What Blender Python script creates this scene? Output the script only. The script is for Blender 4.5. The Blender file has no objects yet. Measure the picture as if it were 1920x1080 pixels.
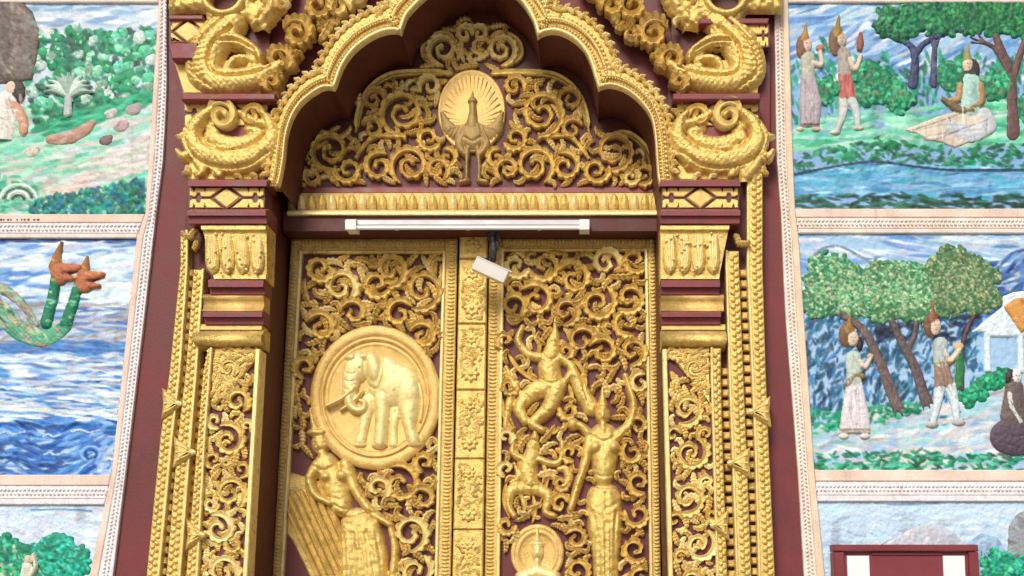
import bpy, math, random
import numpy as np
from mathutils.geometry import tessellate_polygon
from mathutils import Vector

random.seed(11)
RNG = np.random.default_rng(11)
SC = bpy.context.scene
COL = SC.collection

# ------------------------------------------------------------------ camera
FPX, PX0, PY0 = 2050.0, 1110.0, 540.0
PITCH = math.radians(15.5)
DIST, ZC = 5.0, 1.6
cam = bpy.data.cameras.new('camera')
cam_o = bpy.data.objects.new('camera', cam)
COL.objects.link(cam_o)
cam.sensor_width = 36.0
cam.lens = 36.0 * FPX / 1920.0
cam.shift_x = 0.5 - PX0 / 1920.0
cam.clip_end = 500
cam_o.location = (0, -DIST, ZC)
cam_o.rotation_euler = (math.radians(90) + PITCH, 0, 0)
SC.camera = cam_o

# ------------------------------------------------------------------ sky, sun, exposure
SUN_EL, SUN_AZ = math.radians(38), math.radians(196)   # bright overcast: a broad soft sun high behind the camera, a little to the left
w = bpy.data.worlds.new('World')
SC.world = w
w.use_nodes = True
nt = w.node_tree
bg = nt.nodes['Background']
sky = nt.nodes.new('ShaderNodeTexSky')
sky.sky_type = 'NISHITA'
sky.sun_disc = False
sky.sun_elevation = SUN_EL
sky.sun_rotation = SUN_AZ
sky.dust_density = 3.0
nt.links.new(sky.outputs[0], bg.inputs[0])
bg.inputs[1].default_value = 0.05
sl = bpy.data.lights.new('sun', 'SUN')
sl.energy = 1.5
sl.angle = math.radians(20)
sl.color = (1.0, 0.95, 0.88)
so = bpy.data.objects.new('sun', sl)
COL.objects.link(so)
# direction towards the sun: azimuth measured from +Y clockwise
sd = Vector((math.sin(SUN_AZ) * math.cos(SUN_EL), math.cos(SUN_AZ) * math.cos(SUN_EL), math.sin(SUN_EL)))
so.rotation_euler = sd.to_track_quat('Z', 'Y').to_euler()
so.location = (0, -8, 12)
SC.view_settings.view_transform = 'Standard'
SC.view_settings.look = 'None'
SC.view_settings.gamma = 1.0
SC.view_settings.exposure = 0.88
SC.cycles.use_denoising = True
SC.cycles.max_bounces = 8
SC.cycles.diffuse_bounces = 5


# ------------------------------------------------------------------ helpers
def U(px, py, p=0.0):
    """a point of the facade, measured in the photograph, laid on the plane that stands p metres proud of the wall"""
    px = np.asarray(px, float); py = np.asarray(py, float)
    x = (px - PX0) / FPX; y = -(py - PY0) / FPX
    yd = math.cos(PITCH) - y * math.sin(PITCH)
    zd = math.sin(PITCH) + y * math.cos(PITCH)
    t = (DIST - np.asarray(p, float)) / yd
    return x * t, ZC + zd * t


def lin(c):
    c = np.asarray(c, float) / 255.0
    return np.where(c <= 0.04045, c / 12.92, ((c + 0.055) / 1.055) ** 2.4)


WLOC = {}


def mk(name, V, F, mat, parent=None, smooth=True, col=None, label=None):
    V = np.asarray(V, float)
    c = (V.min(0) + V.max(0)) / 2
    me = bpy.data.meshes.new(name)
    me.from_pydata((V - c).tolist(), [], F)
    if smooth:
        me.shade_smooth()
    me.materials.append(mat)
    if col is not None:
        a = me.attributes.new('Col', 'FLOAT_COLOR', 'POINT')
        a.data.foreach_set('color', np.hstack([col, np.ones((len(col), 1))]).astype(np.float32).ravel())
    o = bpy.data.objects.new(name, me)
    COL.objects.link(o)
    WLOC[o.name] = c
    if parent is not None:
        o.parent = parent
        o.location = c - WLOC[parent.name]
    else:
        o.location = c
    if label:
        o['label'] = label
    return o


def thing(name, px, py, p, label, cat, group=None):
    o = bpy.data.objects.new(name, None)
    o.empty_display_size = 0.1
    COL.objects.link(o)
    X, Z = U(px, py, p)
    c = np.array([float(X), -p, float(Z)])
    o.location = c
    WLOC[o.name] = c
    o['label'] = label
    o['category'] = cat
    if group:
        o['group'] = group
    return o


def group_part(name, parent, px, py, p, label=None):
    """a part that only gathers its own pieces"""
    o = bpy.data.objects.new(name, None)
    o.empty_display_size = 0.05
    COL.objects.link(o)
    X, Z = U(px, py, p)
    c = np.array([float(X), -p, float(Z)])
    WLOC[o.name] = c
    o.parent = parent
    o.location = c - WLOC[parent.name]
    return o


def dens(pts, step=25):
    pts = np.asarray(pts, float)
    out = [pts[0]]
    for a, b in zip(pts[:-1], pts[1:]):
        n = max(1, int(np.hypot(*(b - a)) / step))
        for i in range(1, n + 1):
            out.append(a + (b - a) * i / n)
    return np.array(out)


def smoothpath(pts, n=8):
    """Catmull-Rom"""
    P = np.asarray(pts, float)
    P = np.vstack([2 * P[0] - P[1], P, 2 * P[-1] - P[-2]])
    out = []
    for i in range(1, len(P) - 2):
        for k in range(n):
            t = k / n
            a, b, c, d = P[i - 1], P[i], P[i + 1], P[i + 2]
            out.append(0.5 * (2 * b + (c - a) * t + (2 * a - 5 * b + 4 * c - d) * t * t + (3 * b - a - 3 * c + d) * t ** 3))
    out.append(P[-2])
    return np.array(out)


def polyarea(p):
    p = np.asarray(p, float)
    return 0.5 * np.sum(p[:, 0] * np.roll(p[:, 1], -1) - np.roll(p[:, 0], -1) * p[:, 1])


def inset(poly, d):
    P = np.asarray(poly, float)
    s = 1 if polyarea(P) > 0 else -1
    out = []
    n = len(P)
    for i in range(n):
        a, b, c = P[i - 1], P[i], P[(i + 1) % n]
        e1 = (b - a) / (np.hypot(*(b - a)) + 1e-9); e2 = (c - b) / (np.hypot(*(c - b)) + 1e-9)
        n1 = np.array([-e1[1], e1[0]]) * s; n2 = np.array([-e2[1], e2[0]]) * s
        m = n1 + n2
        k = max(0.35, 1 + np.dot(n1, n2))
        out.append(b + m / k * d)
    return np.array(out)


def prism(name, poly, p0, p1, mat, parent=None, bev=2.0, smooth=False, ref=None, label=None, dome=0.0, strip=False):
    """a solid standing from depth p0 to p1 with a chamfered front edge; outline in photo pixels at its front"""
    P = np.asarray(poly, float)
    if polyarea(P) < 0:
        P = P[::-1]
    n = len(P)
    ref = p1 if ref is None else ref
    bm = bev / 400.0
    X0, Z0 = U(P[:, 0], P[:, 1], ref)
    V = [np.c_[X0, np.full(n, -p0), Z0], np.c_[X0, np.full(n, -(p1 - bm)), Z0]]
    if bev > 0:
        Q = inset(P, bev)
        X1, Z1 = U(Q[:, 0], Q[:, 1], ref)
        V.append(np.c_[X1, np.full(n, -p1), Z1])
    if dome:
        Q = inset(P, bev * 3)
        X1, Z1 = U(Q[:, 0], Q[:, 1], ref)
        V.append(np.c_[X1, np.full(n, -(p1 + dome)), Z1])
    k = len(V)
    F = []
    for r in range(k - 1):
        for i in range(n):
            j = (i + 1) % n
            F.append((r * n + i, r * n + j, (r + 1) * n + j, (r + 1) * n + i))
    top = [Vector((a[0], a[2], 0)) for a in V[-1]]
    if n <= 4:
        F.append(tuple((k - 1) * n + i for i in range(n)))
    elif strip:
        for i in range(n // 2 - 1):
            F.append(tuple((k - 1) * n + j for j in (i, i + 1, n - 2 - i, n - 1 - i)))
    else:
        for t in tessellate_polygon([top]):
            F.append(tuple((k - 1) * n + i for i in t))
    return mk(name, np.vstack(V), F, mat, parent, smooth, label=label)


def rect(x0, y0, x1, y1):
    return [(x0, y0), (x1, y0), (x1, y1), (x0, y1)]


def sweep(name, path, prof, mat, parent=None, ref=0.0, smooth=False, cap=True, label=None, closed=False):
    """profile (offset px to the right-hand side of travel, depth p) run along a path of photo pixels"""
    P = np.asarray(path, float)
    n = len(P); m = len(prof)
    V = []
    for i in range(n):
        if closed:
            a, b, c = P[i - 1], P[i], P[(i + 1) % n]
        else:
            a, b, c = P[max(i - 1, 0)], P[i], P[min(i + 1, n - 1)]
        e1 = (b - a); e2 = (c - b)
        l1, l2 = np.hypot(*e1), np.hypot(*e2)
        e1 = e1 / l1 if l1 > 1e-6 else e2 / l2
        e2 = e2 / l2 if l2 > 1e-6 else e1
        n1 = np.array([-e1[1], e1[0]]); n2 = np.array([-e2[1], e2[0]])
        mm = (n1 + n2) / max(0.5, 1 + np.dot(n1, n2))
        for (o, p) in prof:
            q = b + mm * o
            X, Z = U(q[0], q[1], ref)
            V.append((float(X), -p, float(Z)))
    F = []
    for i in range(n - 1 if not closed else n):
        i2 = (i + 1) % n
        for j in range(m - 1):
            F.append((i * m + j, i * m + j + 1, i2 * m + j + 1, i2 * m + j))
    if cap and not closed:
        F.append(tuple(range(m))); F.append(tuple((n - 1) * m + j for j in reversed(range(m))))
    return mk(name, V, F, mat, parent, smooth, label=label)


def hmould(name, xl, xr, prof, mat, parent=None, smooth=False, back=0.0, label=None, ends=None):
    """horizontal moulding: xl, xr may be functions of y; prof is a list of (y px, depth p)"""
    fl = xl if callable(xl) else (lambda y: xl)
    fr = xr if callable(xr) else (lambda y: xr)
    pm = max(p for _, p in prof)
    V = []
    prof = [(prof[0][0], back)] + list(prof) + [(prof[-1][0], back)]
    m = len(prof)
    for s, fx in ((0, fl), (1, fr)):
        for (y, p) in prof:
            _, Z = U(0, y, p if p != back else (prof[1][1]))
            X, _ = U(fx(y), y, pm)
            d = 0.0
            if ends:
                d = (pm - max(p, back)) * ends * (1 if s == 0 else -1)
            V.append((float(X) + d, -p, float(Z)))
    F = [(j, j + 1, m + j + 1, m + j) for j in range(m - 1)]
    F.append(tuple(range(m))); F.append(tuple(m + j for j in reversed(range(m))))
    return mk(name, V, F, mat, parent, smooth, label=label)


PROF7 = [(-1, -0.15), (-0.97, 0.78), (-0.72, 1.0), (0, 0.72), (0.72, 1.0), (0.97, 0.78), (1, -0.15)]
PROF5 = [(-1, -0.15), (-0.8, 0.65), (0, 1.0), (0.8, 0.65), (1, -0.15)]


def ribbon(name, pts, wid, h, p, mat, parent=None, prof=PROF7, hk=None, saw=0, period=11.0):
    """carved stem or leaf: a rounded strip of varying half-width wid (px) and height h (m) on plane p"""
    P = np.asarray(pts, float); n = len(P)
    W = np.asarray(wid, float) if np.ndim(wid) else np.full(n, float(wid))
    T = np.gradient(P, axis=0)
    T /= (np.hypot(T[:, 0], T[:, 1])[:, None] + 1e-9)
    N = np.c_[-T[:, 1], T[:, 0]]
    m = len(prof)
    u = np.array([a for a, _ in prof]); v = np.array([b for _, b in prof])
    WW = W[:, None] * u[None, :]
    if saw:                                   # cut leaf teeth along one edge (or both, saw = 2)
        sl_ = np.r_[0, np.cumsum(np.hypot(*np.diff(P, axis=0).T))]
        fr = (sl_ / period) % 1.0
        tooth = 0.72 + 0.95 * np.sin(np.clip(fr * 1.15, 0, 1) * np.pi * 0.72) ** 1.5
        tooth = np.where((np.arange(n) < 3) | (np.arange(n) > n - 5), 1.0, tooth)
        side = (np.sign(u) == np.sign(saw)) if abs(saw) == 1 else (u != 0)
        WW = np.where(side[None, :], WW * tooth[:, None], WW)
    Q = P[:, None, :] + N[:, None, :] * WW[:, :, None]
    X, Z = U(Q[..., 0], Q[..., 1], p)
    hh = h * (np.minimum(1.0, 0.45 + 0.55 * W / max(W.max(), 1e-6)))
    if hk is not None:
        hh = hh * np.asarray(hk)
    Y = -(p + hh[:, None] * v[None, :])
    V = np.stack([X, Y, Z], -1).reshape(-1, 3)
    F = [(i * m + j, i * m + j + 1, (i + 1) * m + j + 1, (i + 1) * m + j) for i in range(n - 1) for j in range(m - 1)]
    F.append(tuple(range(m))); F.append(tuple((n - 1) * m + j for j in reversed(range(m))))
    return mk(name, V, F, mat, parent, False)


def disc(name, cx, cy, rx, ry, prof, p, mat, parent=None, seg=72, hole=False, wob=None):
    """turned disc: prof is a list of (radius fraction, height)"""
    a = np.linspace(0, 2 * np.pi, seg, endpoint=False)
    V = []
    for k, (r, h) in enumerate(prof):
        rr = r * np.ones(seg)
        hh = h * np.ones(seg)
        if wob:
            hh = hh + wob[0] * np.cos(a * wob[1]) * (wob[2] < r < wob[3])
        X, Z = U(cx + rx * rr * np.cos(a), cy + ry * rr * np.sin(a), p)
        V.append(np.c_[X, -(p + hh), Z])
    F = []
    for k in range(len(prof) - 1):
        for i in range(seg):
            j = (i + 1) % seg
            F.append((k * seg + i, k * seg + j, (k + 1) * seg + j, (k + 1) * seg + i))
    if not hole:
        F.append(tuple((len(prof) - 1) * seg + i for i in range(seg)))
    return mk(name, np.vstack(V), F, mat, parent, True)


def vnoise(shape, cells, rng=RNG):
    h, wd = shape
    gy, gx = max(2, int(cells)), max(2, int(cells * wd / max(h, 1)) + 1)
    g = rng.random((gy + 1, gx + 1))
    yy = np.linspace(0, gy - 1e-6, h); xx = np.linspace(0, gx - 1e-6, wd)
    yi = yy.astype(int); xi = xx.astype(int)
    fy = (yy - yi)[:, None]; fx = (xx - xi)[None, :]
    fy = fy * fy * (3 - 2 * fy); fx = fx * fx * (3 - 2 * fx)
    A = g[yi][:, xi]; B = g[yi][:, xi + 1]; C = g[yi + 1][:, xi]; D = g[yi + 1][:, xi + 1]
    return (A * (1 - fx) + B * fx) * (1 - fy) + (C * (1 - fx) + D * fx) * fy


class Field:
    """a carved or modelled relief as a height field over photo pixels; its edges sink behind the ground it stands on"""

    def __init__(s, x0, y0, x1, y1, step=2.0, col=(200, 180, 100)):
        s.x = np.arange(x0, x1 + step, step); s.y = np.arange(y0, y1 + step, step)
        s.gx, s.gy = np.meshgrid(s.x, s.y)
        s.step = step
        s.h = np.full(s.gx.shape, -0.03)
        s.c = np.zeros(s.gx.shape + (3,)) + lin(col)

    def _put(s, h, col, mode='max'):
        m = h > s.h
        s.h = np.where(m, h, s.h)
        if col is not None:
            mm = m & (h > -0.002)
            s.c[mm] = lin(col)

    @staticmethod
    def _prof(d, hh):
        return np.where(d < 1, hh * np.sqrt(np.clip(1 - d * d, 0, 1)), -2.5 * hh * (d - 1))

    def cap(s, pts, r, hh, col=None, sm=True):
        P = np.asarray(pts, float)
        R = np.asarray(r, float) if np.ndim(r) else np.full(len(P), float(r))
        if sm and len(P) > 2:
            n = 5
            P2 = smoothpath(P, n)
            R = np.interp(np.linspace(0, len(P) - 1, len(P2)), np.arange(len(P)), R)
            P = P2
        best = np.full(s.gx.shape, 99.0)
        for (a, b, ra, rb) in zip(P[:-1], P[1:], R[:-1], R[1:]):
            e = b - a; L = e @ e + 1e-9
            t = np.clip(((s.gx - a[0]) * e[0] + (s.gy - a[1]) * e[1]) / L, 0, 1)
            d = np.hypot(s.gx - a[0] - t * e[0], s.gy - a[1] - t * e[1]) / (ra + (rb - ra) * t)
            best = np.minimum(best, d)
        s._put(s._prof(best, hh), col)
        return s

    def ell(s, cx, cy, rx, ry, hh, ang=0, col=None, base=0.0):
        a = math.radians(ang)
        u = (s.gx - cx) * math.cos(a) + (s.gy - cy) * math.sin(a)
        v = -(s.gx - cx) * math.sin(a) + (s.gy - cy) * math.cos(a)
        s._put(s._prof(np.hypot(u / rx, v / ry), hh) + base, col)
        return s

    def sd(s, poly):
        P = np.asarray(poly, float)
        d = np.full(s.gx.shape, 1e9); ins = np.zeros(s.gx.shape, bool)
        for a, b in zip(P, np.roll(P, -1, 0)):
            e = b - a; L = e @ e + 1e-9
            t = np.clip(((s.gx - a[0]) * e[0] + (s.gy - a[1]) * e[1]) / L, 0, 1)
            d = np.minimum(d, np.hypot(s.gx - a[0] - t * e[0], s.gy - a[1] - t * e[1]))
            cnd = ((a[1] > s.gy) != (b[1] > s.gy)) & (s.gx < (b[0] - a[0]) * (s.gy - a[1]) / (b[1] - a[1] + 1e-12) + a[0])
            ins ^= cnd
        return np.where(ins, d, -d)

    def poly(s, pts, hh, edge=8.0, col=None):
        d = s.sd(pts)
        t = np.clip(d / edge, 0, 1)
        h = np.where(d > 0, hh * np.sqrt(1 - (1 - t) ** 2), d * 0.004)
        s._put(h, col)
        return s

    def groove(s, pts, wd, dep, sm=True):
        P = np.asarray(pts, float)
        if sm and len(P) > 2:
            P = smoothpath(P, 5)
        d = np.full(s.gx.shape, 1e9)
        for a, b in zip(P[:-1], P[1:]):
            e = b - a; L = e @ e + 1e-9
            t = np.clip(((s.gx - a[0]) * e[0] + (s.gy - a[1]) * e[1]) / L, 0, 1)
            d = np.minimum(d, np.hypot(s.gx - a[0] - t * e[0], s.gy - a[1] - t * e[1]))
        s.h = np.where(s.h > 0, s.h - dep * np.exp(-(d / wd) ** 2), s.h)
        return s

    def tint(s, mask_poly, col, amt=1.0):
        m = s.sd(mask_poly) > 0
        s.c[m] = s.c[m] * (1 - amt) + lin(col) * amt
        return s

    def mottle(s, amt, cells=30):
        n = vnoise(s.h.shape, cells) * 0.6 + vnoise(s.h.shape, cells * 2.3) * 0.4
        s.c *= (1 + (n - 0.5) * 2 * amt)[..., None]
        s.c = np.clip(s.c, 0, 1)
        return s

    def rough(s, amt, cells=40):
        n = vnoise(s.h.shape, cells) - 0.5
        s.h = np.where(s.h > 0.002, s.h + n * amt, s.h)
        return s

    def scales(s, pitch, amp, lo=0.02, poly=None):
        a = (s.gx + s.gy) * math.pi / pitch / 1.41; b_ = (s.gx - s.gy) * math.pi / pitch / 1.41
        m = s.h > lo
        if poly is not None:
            m &= s.sd(poly) > 0
        s.h = np.where(m, s.h + amp * (np.abs(np.sin(a) * np.sin(b_)) - 0.4), s.h)
        return s

    def mask(s, lo=0.001):
        return s.h > lo

    def dab(s, x, y, ln, wd, ang, col, a=0.85, dh=0.0):
        R = max(ln, wd) + s.step
        i0 = max(0, int((y - R - s.y[0]) / s.step)); i1 = min(len(s.y), int((y + R - s.y[0]) / s.step) + 2)
        j0 = max(0, int((x - R - s.x[0]) / s.step)); j1 = min(len(s.x), int((x + R - s.x[0]) / s.step) + 2)
        if i0 >= i1 or j0 >= j1:
            return
        gx = s.gx[i0:i1, j0:j1] - x; gy = s.gy[i0:i1, j0:j1] - y
        c, sn = math.cos(ang), math.sin(ang)
        u = gx * c + gy * sn; v = -gx * sn + gy * c
        m = np.clip((1.15 - np.hypot(u / ln, v / wd)) * 2.5, 0, 1) * a
        s.c[i0:i1, j0:j1] = s.c[i0:i1, j0:j1] * (1 - m[..., None]) + lin(col) * m[..., None]
        if dh:
            s.h[i0:i1, j0:j1] += dh * m * 0.5

    def dabs(s, poly, n, pal, ln, wd, ang=0.0, av=0.4, a=0.85, dh=0.0, only=False, jit=12, lit=None):
        P = np.asarray(poly, float)
        x0, y0 = P.min(0); x1, y1 = P.max(0)
        k = 0; tries = 0
        while k < n and tries < n * 12:
            tries += 1
            x, y = random.uniform(x0, x1), random.uniform(y0, y1)
            if not inpoly(x, y, P):
                continue
            c = np.array(random.choice(pal), float) + random.gauss(0, jit) + np.array([random.gauss(0, 3), random.gauss(0, 3), random.gauss(0, 3)])
            aa = ang(x, y) if callable(ang) else ang
            L = random.uniform(*ln); Wd = random.uniform(*wd)
            s.dab(x, y, L, Wd, aa + random.gauss(0, av), np.clip(c, 4, 250), a, random.uniform(0.3, 1) * dh)
            k += 1
        return s

    def line(s, pts, wd, col, a=0.9, dh=0.0):
        P = dens(smoothpath(pts, 6) if len(pts) > 2 else pts, wd * 1.2)
        for x, y in P:
            s.dab(x, y, wd * 1.3, wd, 0, col, a, dh)
        return s

    def mesh(s, name, p, mat, parent=None, colour=False, everything=False, lo=-0.015, label=None, clipx=None):
        h = np.maximum(s.h, lo)
        keep = np.ones(h.shape, bool) if everything else None
        q = np.maximum.reduce([h[:-1, :-1], h[1:, :-1], h[:-1, 1:], h[1:, 1:]]) > 0.0005
        if everything:
            q[:] = True
        if clipx is not None:
            cxl, cxr = clipx
            gxm = (s.gx[:-1, :-1] + s.gx[1:, 1:]) / 2; gym = (s.gy[:-1, :-1] + s.gy[1:, 1:]) / 2
            q &= (gxm > cxl(gym)) & (gxm < cxr(gym))
        X, Z = U(s.gx, s.gy, p)
        V = np.stack([X, -(p + h), Z], -1).reshape(-1, 3)
        W_ = h.shape[1]
        ii, jj = np.nonzero(q)
        a = ii * W_ + jj
        quads = np.stack([a, a + 1, a + W_ + 1, a + W_], -1)
        used = np.unique(quads)
        remap = np.full(len(V), -1); remap[used] = np.arange(len(used))
        return mk(name, V[used], remap[quads].tolist(), mat, parent, True,
                  col=s.c.reshape(-1, 3)[used] if colour else None, label=label)


def inpoly(x, y, P):
    r = False
    n = len(P)
    j = n - 1
    for i in range(n):
        xi, yi = P[i]; xj, yj = P[j]
        if (yi > y) != (yj > y) and x < (xj - xi) * (y - yi) / (yj - yi + 1e-12) + xi:
            r = not r
        j = i
    return r


def bag(name, mat, parent, boxes, p, label=None, stuff=True):
    """many tiny raised studs joined as one piece of stuff: boxes = (cx, cy, rx, ry, h, ang)"""
    V = []; F = []
    for (cx, cy, rx, ry, h, ang) in boxes:
        c, s_ = math.cos(ang), math.sin(ang)
        b = len(V)
        for (k, hh) in ((1.0, -0.002), (0.85, h * 0.7)):
            for (u, v) in ((-1, -0.4), (-0.4, -1), (0.4, -1), (1, -0.4), (1, 0.4), (0.4, 1), (-0.4, 1), (-1, 0.4)):
                x = cx + (u * rx * c - v * ry * s_) * k; y = cy + (u * rx * s_ + v * ry * c) * k
                X, Z = U(x, y, p)
                V.append((float(X), -(p + hh), float(Z)))
        X, Z = U(cx, cy, p)
        V.append((float(X), -(p + h), float(Z)))
        for i in range(8):
            j = (i + 1) % 8
            F.append((b + i, b + j, b + 8 + j, b + 8 + i)); F.append((b + 8 + i, b + 8 + j, b + 16))
    o = mk(name, V, F, mat, parent, True, label=label)
    if stuff:
        o['kind'] = 'stuff'
    return o


# ------------------------------------------------------------------ materials
def mat_new(name):
    m = bpy.data.materials.new(name)
    m.use_nodes = True
    return m, m.node_tree, m.node_tree.nodes['Principled BSDF']


def mat_var(name, base, var=0.25, scale=18.0, rough=0.5, metal=0.0, bump=0.15, bscale=160.0, base2=None, spec=0.5, rvar=0.15, fine=0.5):
    m, t, b = mat_new(name)
    N = t.nodes; L = t.links
    tc = N.new('ShaderNodeTexCoord')
    geo = N.new('ShaderNodeNewGeometry')
    n1 = N.new('ShaderNodeTexNoise'); n1.inputs['Scale'].default_value = scale; n1.inputs['Detail'].default_value = 6
    n1.inputs['Roughness'].default_value = 0.65
    L.new(geo.outputs['Position'], n1.inputs['Vector'])
    n2 = N.new('ShaderNodeTexNoise'); n2.inputs['Scale'].default_value = bscale; n2.inputs['Detail'].default_value = 4
    L.new(geo.outputs['Position'], n2.inputs['Vector'])
    mix = N.new('ShaderNodeMix'); mix.data_type = 'FLOAT'; mix.inputs[0].default_value = fine * 0.6
    L.new(n1.outputs['Fac'], mix.inputs[2]); L.new(n2.outputs['Fac'], mix.inputs[3])
    cr = N.new('ShaderNodeValToRGB')
    b1 = np.array(base); b2 = np.array(base2 if base2 is not None else base)
    e = cr.color_ramp.elements
    e[0].position = 0.34; e[1].position = 0.66
    e[0].color = (*np.clip(b2 * (1 - var), 0, 1), 1); e[1].color = (*np.clip(b1 * (1 + var), 0, 1), 1)
    L.new(mix.outputs[0], cr.inputs['Fac'])
    L.new(cr.outputs['Color'], b.inputs['Base Color'])
    mr = N.new('ShaderNodeMapRange')
    mr.inputs['From Min'].default_value = 0.3; mr.inputs['From Max'].default_value = 0.7
    mr.inputs['To Min'].default_value = rough - rvar; mr.inputs['To Max'].default_value = rough + rvar
    L.new(n1.outputs['Fac'], mr.inputs['Value']); L.new(mr.outputs[0], b.inputs['Roughness'])
    b.inputs['Metallic'].default_value = metal
    b.inputs['Specular IOR Level'].default_value = spec
    if bump:
        bp = N.new('ShaderNodeBump'); bp.inputs['Strength'].default_value = bump; bp.inputs['Distance'].default_value = 0.01
        L.new(n2.outputs['Fac'], bp.inputs['Height']); L.new(bp.outputs[0], b.inputs['Normal'])
    return m


def dusty(m, amt=0.55, dust=(0.50, 0.37, 0.27), tarnish=(0.30, 0.17, 0.05), runs=0.55):
    """a film of dust settled on upward faces, broken up by noise; dark tarnish in runs of its own"""
    t = m.node_tree; N = t.nodes; L = t.links
    b = N['Principled BSDF']
    src = b.inputs['Base Color'].links[0].from_socket
    geo = N.new('ShaderNodeNewGeometry')
    sep = N.new('ShaderNodeSeparateXYZ'); L.new(geo.outputs['Normal'], sep.inputs[0])
    nz = N.new('ShaderNodeTexNoise'); nz.inputs['Scale'].default_value = 14; nz.inputs['Detail'].default_value = 5
    L.new(geo.outputs['Position'], nz.inputs['Vector'])
    ad = N.new('ShaderNodeMath'); ad.operation = 'MULTIPLY_ADD'; ad.inputs[1].default_value = 0.9; ad.inputs[2].default_value = -0.45
    L.new(nz.outputs['Fac'], ad.inputs[0])
    sm = N.new('ShaderNodeMath'); sm.operation = 'ADD'; L.new(sep.outputs['Z'], sm.inputs[0]); L.new(ad.outputs[0], sm.inputs[1])
    mr = N.new('ShaderNodeMapRange'); mr.inputs['From Min'].default_value = 0.45; mr.inputs['From Max'].default_value = 0.95
    mr.inputs['To Max'].default_value = amt
    L.new(sm.outputs[0], mr.inputs['Value'])
    mx = N.new('ShaderNodeMix'); mx.data_type = 'RGBA'; mx.inputs[7].default_value = (*dust, 1)
    L.new(mr.outputs[0], mx.inputs[0]); L.new(src, mx.inputs[6])
    # tarnish runs
    mp = N.new('ShaderNodeMapping'); mp.inputs['Scale'].default_value = (26, 26, 5)
    L.new(geo.outputs['Position'], mp.inputs['Vector'])
    n2 = N.new('ShaderNodeTexNoise'); n2.inputs['Scale'].default_value = 1.0; n2.inputs['Detail'].default_value = 6; n2.inputs['Roughness'].default_value = 0.7
    L.new(mp.outputs[0], n2.inputs['Vector'])
    m2 = N.new('ShaderNodeMapRange'); m2.inputs['From Min'].default_value = 0.55; m2.inputs['From Max'].default_value = 0.72; m2.inputs['To Max'].default_value = runs
    L.new(n2.outputs['Fac'], m2.inputs['Value'])
    mx2 = N.new('ShaderNodeMix'); mx2.data_type = 'RGBA'; mx2.inputs[7].default_value = (*tarnish, 1)
    L.new(m2.outputs[0], mx2.inputs[0]); L.new(mx.outputs[2], mx2.inputs[6])
    L.new(mx2.outputs[2], b.inputs['Base Color'])
    return m


GOLD = mat_var('gold_paint', (0.91, 0.65, 0.20), 0.14, 30, 0.34, 0.38, 0.45, 190, base2=(0.66, 0.44, 0.12))
GOLDD = mat_var('old_gold_paint', (0.80, 0.56, 0.18), 0.20, 22, 0.40, 0.36, 0.5, 180, base2=(0.54, 0.36, 0.10))
GOLDL = mat_var('pale_gold_highlight', (0.95, 0.77, 0.36), 0.10, 30, 0.36, 0.24, 0.3, 200, base2=(0.86, 0.64, 0.24))  # pale gold tone; also carries the arch edge highlight in its colour
GOLDP = mat_var('dusty_gold_paint', (0.82, 0.56, 0.19), 0.15, 18, 0.44, 0.32, 0.4, 180, base2=(0.64, 0.41, 0.12))
BRONZE = mat_var('tarnished_gold_paint', (0.46, 0.31, 0.11), 0.2, 26, 0.45, 0.3, 0.5, 180, base2=(0.36, 0.23, 0.08))
for m_ in (GOLD, GOLDD, GOLDL, GOLDP):
    dusty(m_, 0.5, (0.62, 0.46, 0.32), (0.36, 0.23, 0.06), 0.45)
RED = mat_var('dark_red_plaster', (0.175, 0.031, 0.033), 0.2, 3.0, 0.6, 0, 0.10, 90, base2=(0.125, 0.022, 0.024), fine=0.25)
dusty(RED, 0.4, (0.34, 0.17, 0.15), (0.11, 0.018, 0.02), 0.5)
REDL = mat_var('red_moulding_paint', (0.25, 0.043, 0.048), 0.18, 9, 0.5, 0, 0.15, 140, base2=(0.18, 0.030, 0.034))
dusty(REDL, 0.45, (0.38, 0.20, 0.18), (0.14, 0.022, 0.024), 0.5)
REDD = mat_var('deep_red_lacquer', (0.105, 0.017, 0.013), 0.25, 6, 0.55, 0, 0.12, 120, base2=(0.075, 0.012, 0.009))
REDP = mat_var('purple_red_lacquer', (0.125, 0.023, 0.028), 0.2, 8, 0.5, 0, 0.12, 120)
CREAM = mat_var('cream_plaster', (0.84, 0.76, 0.70), 0.12, 12, 0.75, 0, 0.35, 160, base2=(0.78, 0.66, 0.56))
PEACH = mat_var('peach_plaster', (0.84, 0.70, 0.62), 0.14, 5, 0.7, 0, 0.3, 160, base2=(0.78, 0.56, 0.44))
WHITEP = mat_var('white_mosaic_plaster', (0.87, 0.85, 0.87), 0.12, 40, 0.6, 0, 0.35, 160, base2=(0.74, 0.68, 0.70))
YCREAM = mat_var('yellow_cream_plaster', (0.82, 0.66, 0.47), 0.14, 8, 0.7, 0, 0.3, 160, base2=(0.76, 0.60, 0.45))
for m_ in (CREAM, PEACH, YCREAM, WHITEP):
    dusty(m_, 0.3, (0.55, 0.50, 0.46), (0.42, 0.33, 0.28), 0.45)
WHITE = mat_var('white_enamel', (0.82, 0.80, 0.78), 0.04, 6, 0.35, 0, 0.02, 80)
GREYM = mat_var('grey_enamel', (0.50, 0.49, 0.50), 0.06, 6, 0.4, 0, 0.02, 80)
TUBE = mat_var('glass_tube_white', (0.92, 0.92, 0.92), 0.01, 6, 0.12, 0, 0.0, 80, rvar=0.02)
PLASTIC = mat_var('white_plastic', (0.80, 0.76, 0.70), 0.05, 8, 0.4, 0, 0.03, 80)
BLACK = mat_var('dark_metal', (0.045, 0.045, 0.05), 0.3, 20, 0.5, 0.3, 0.05, 80)
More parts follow.
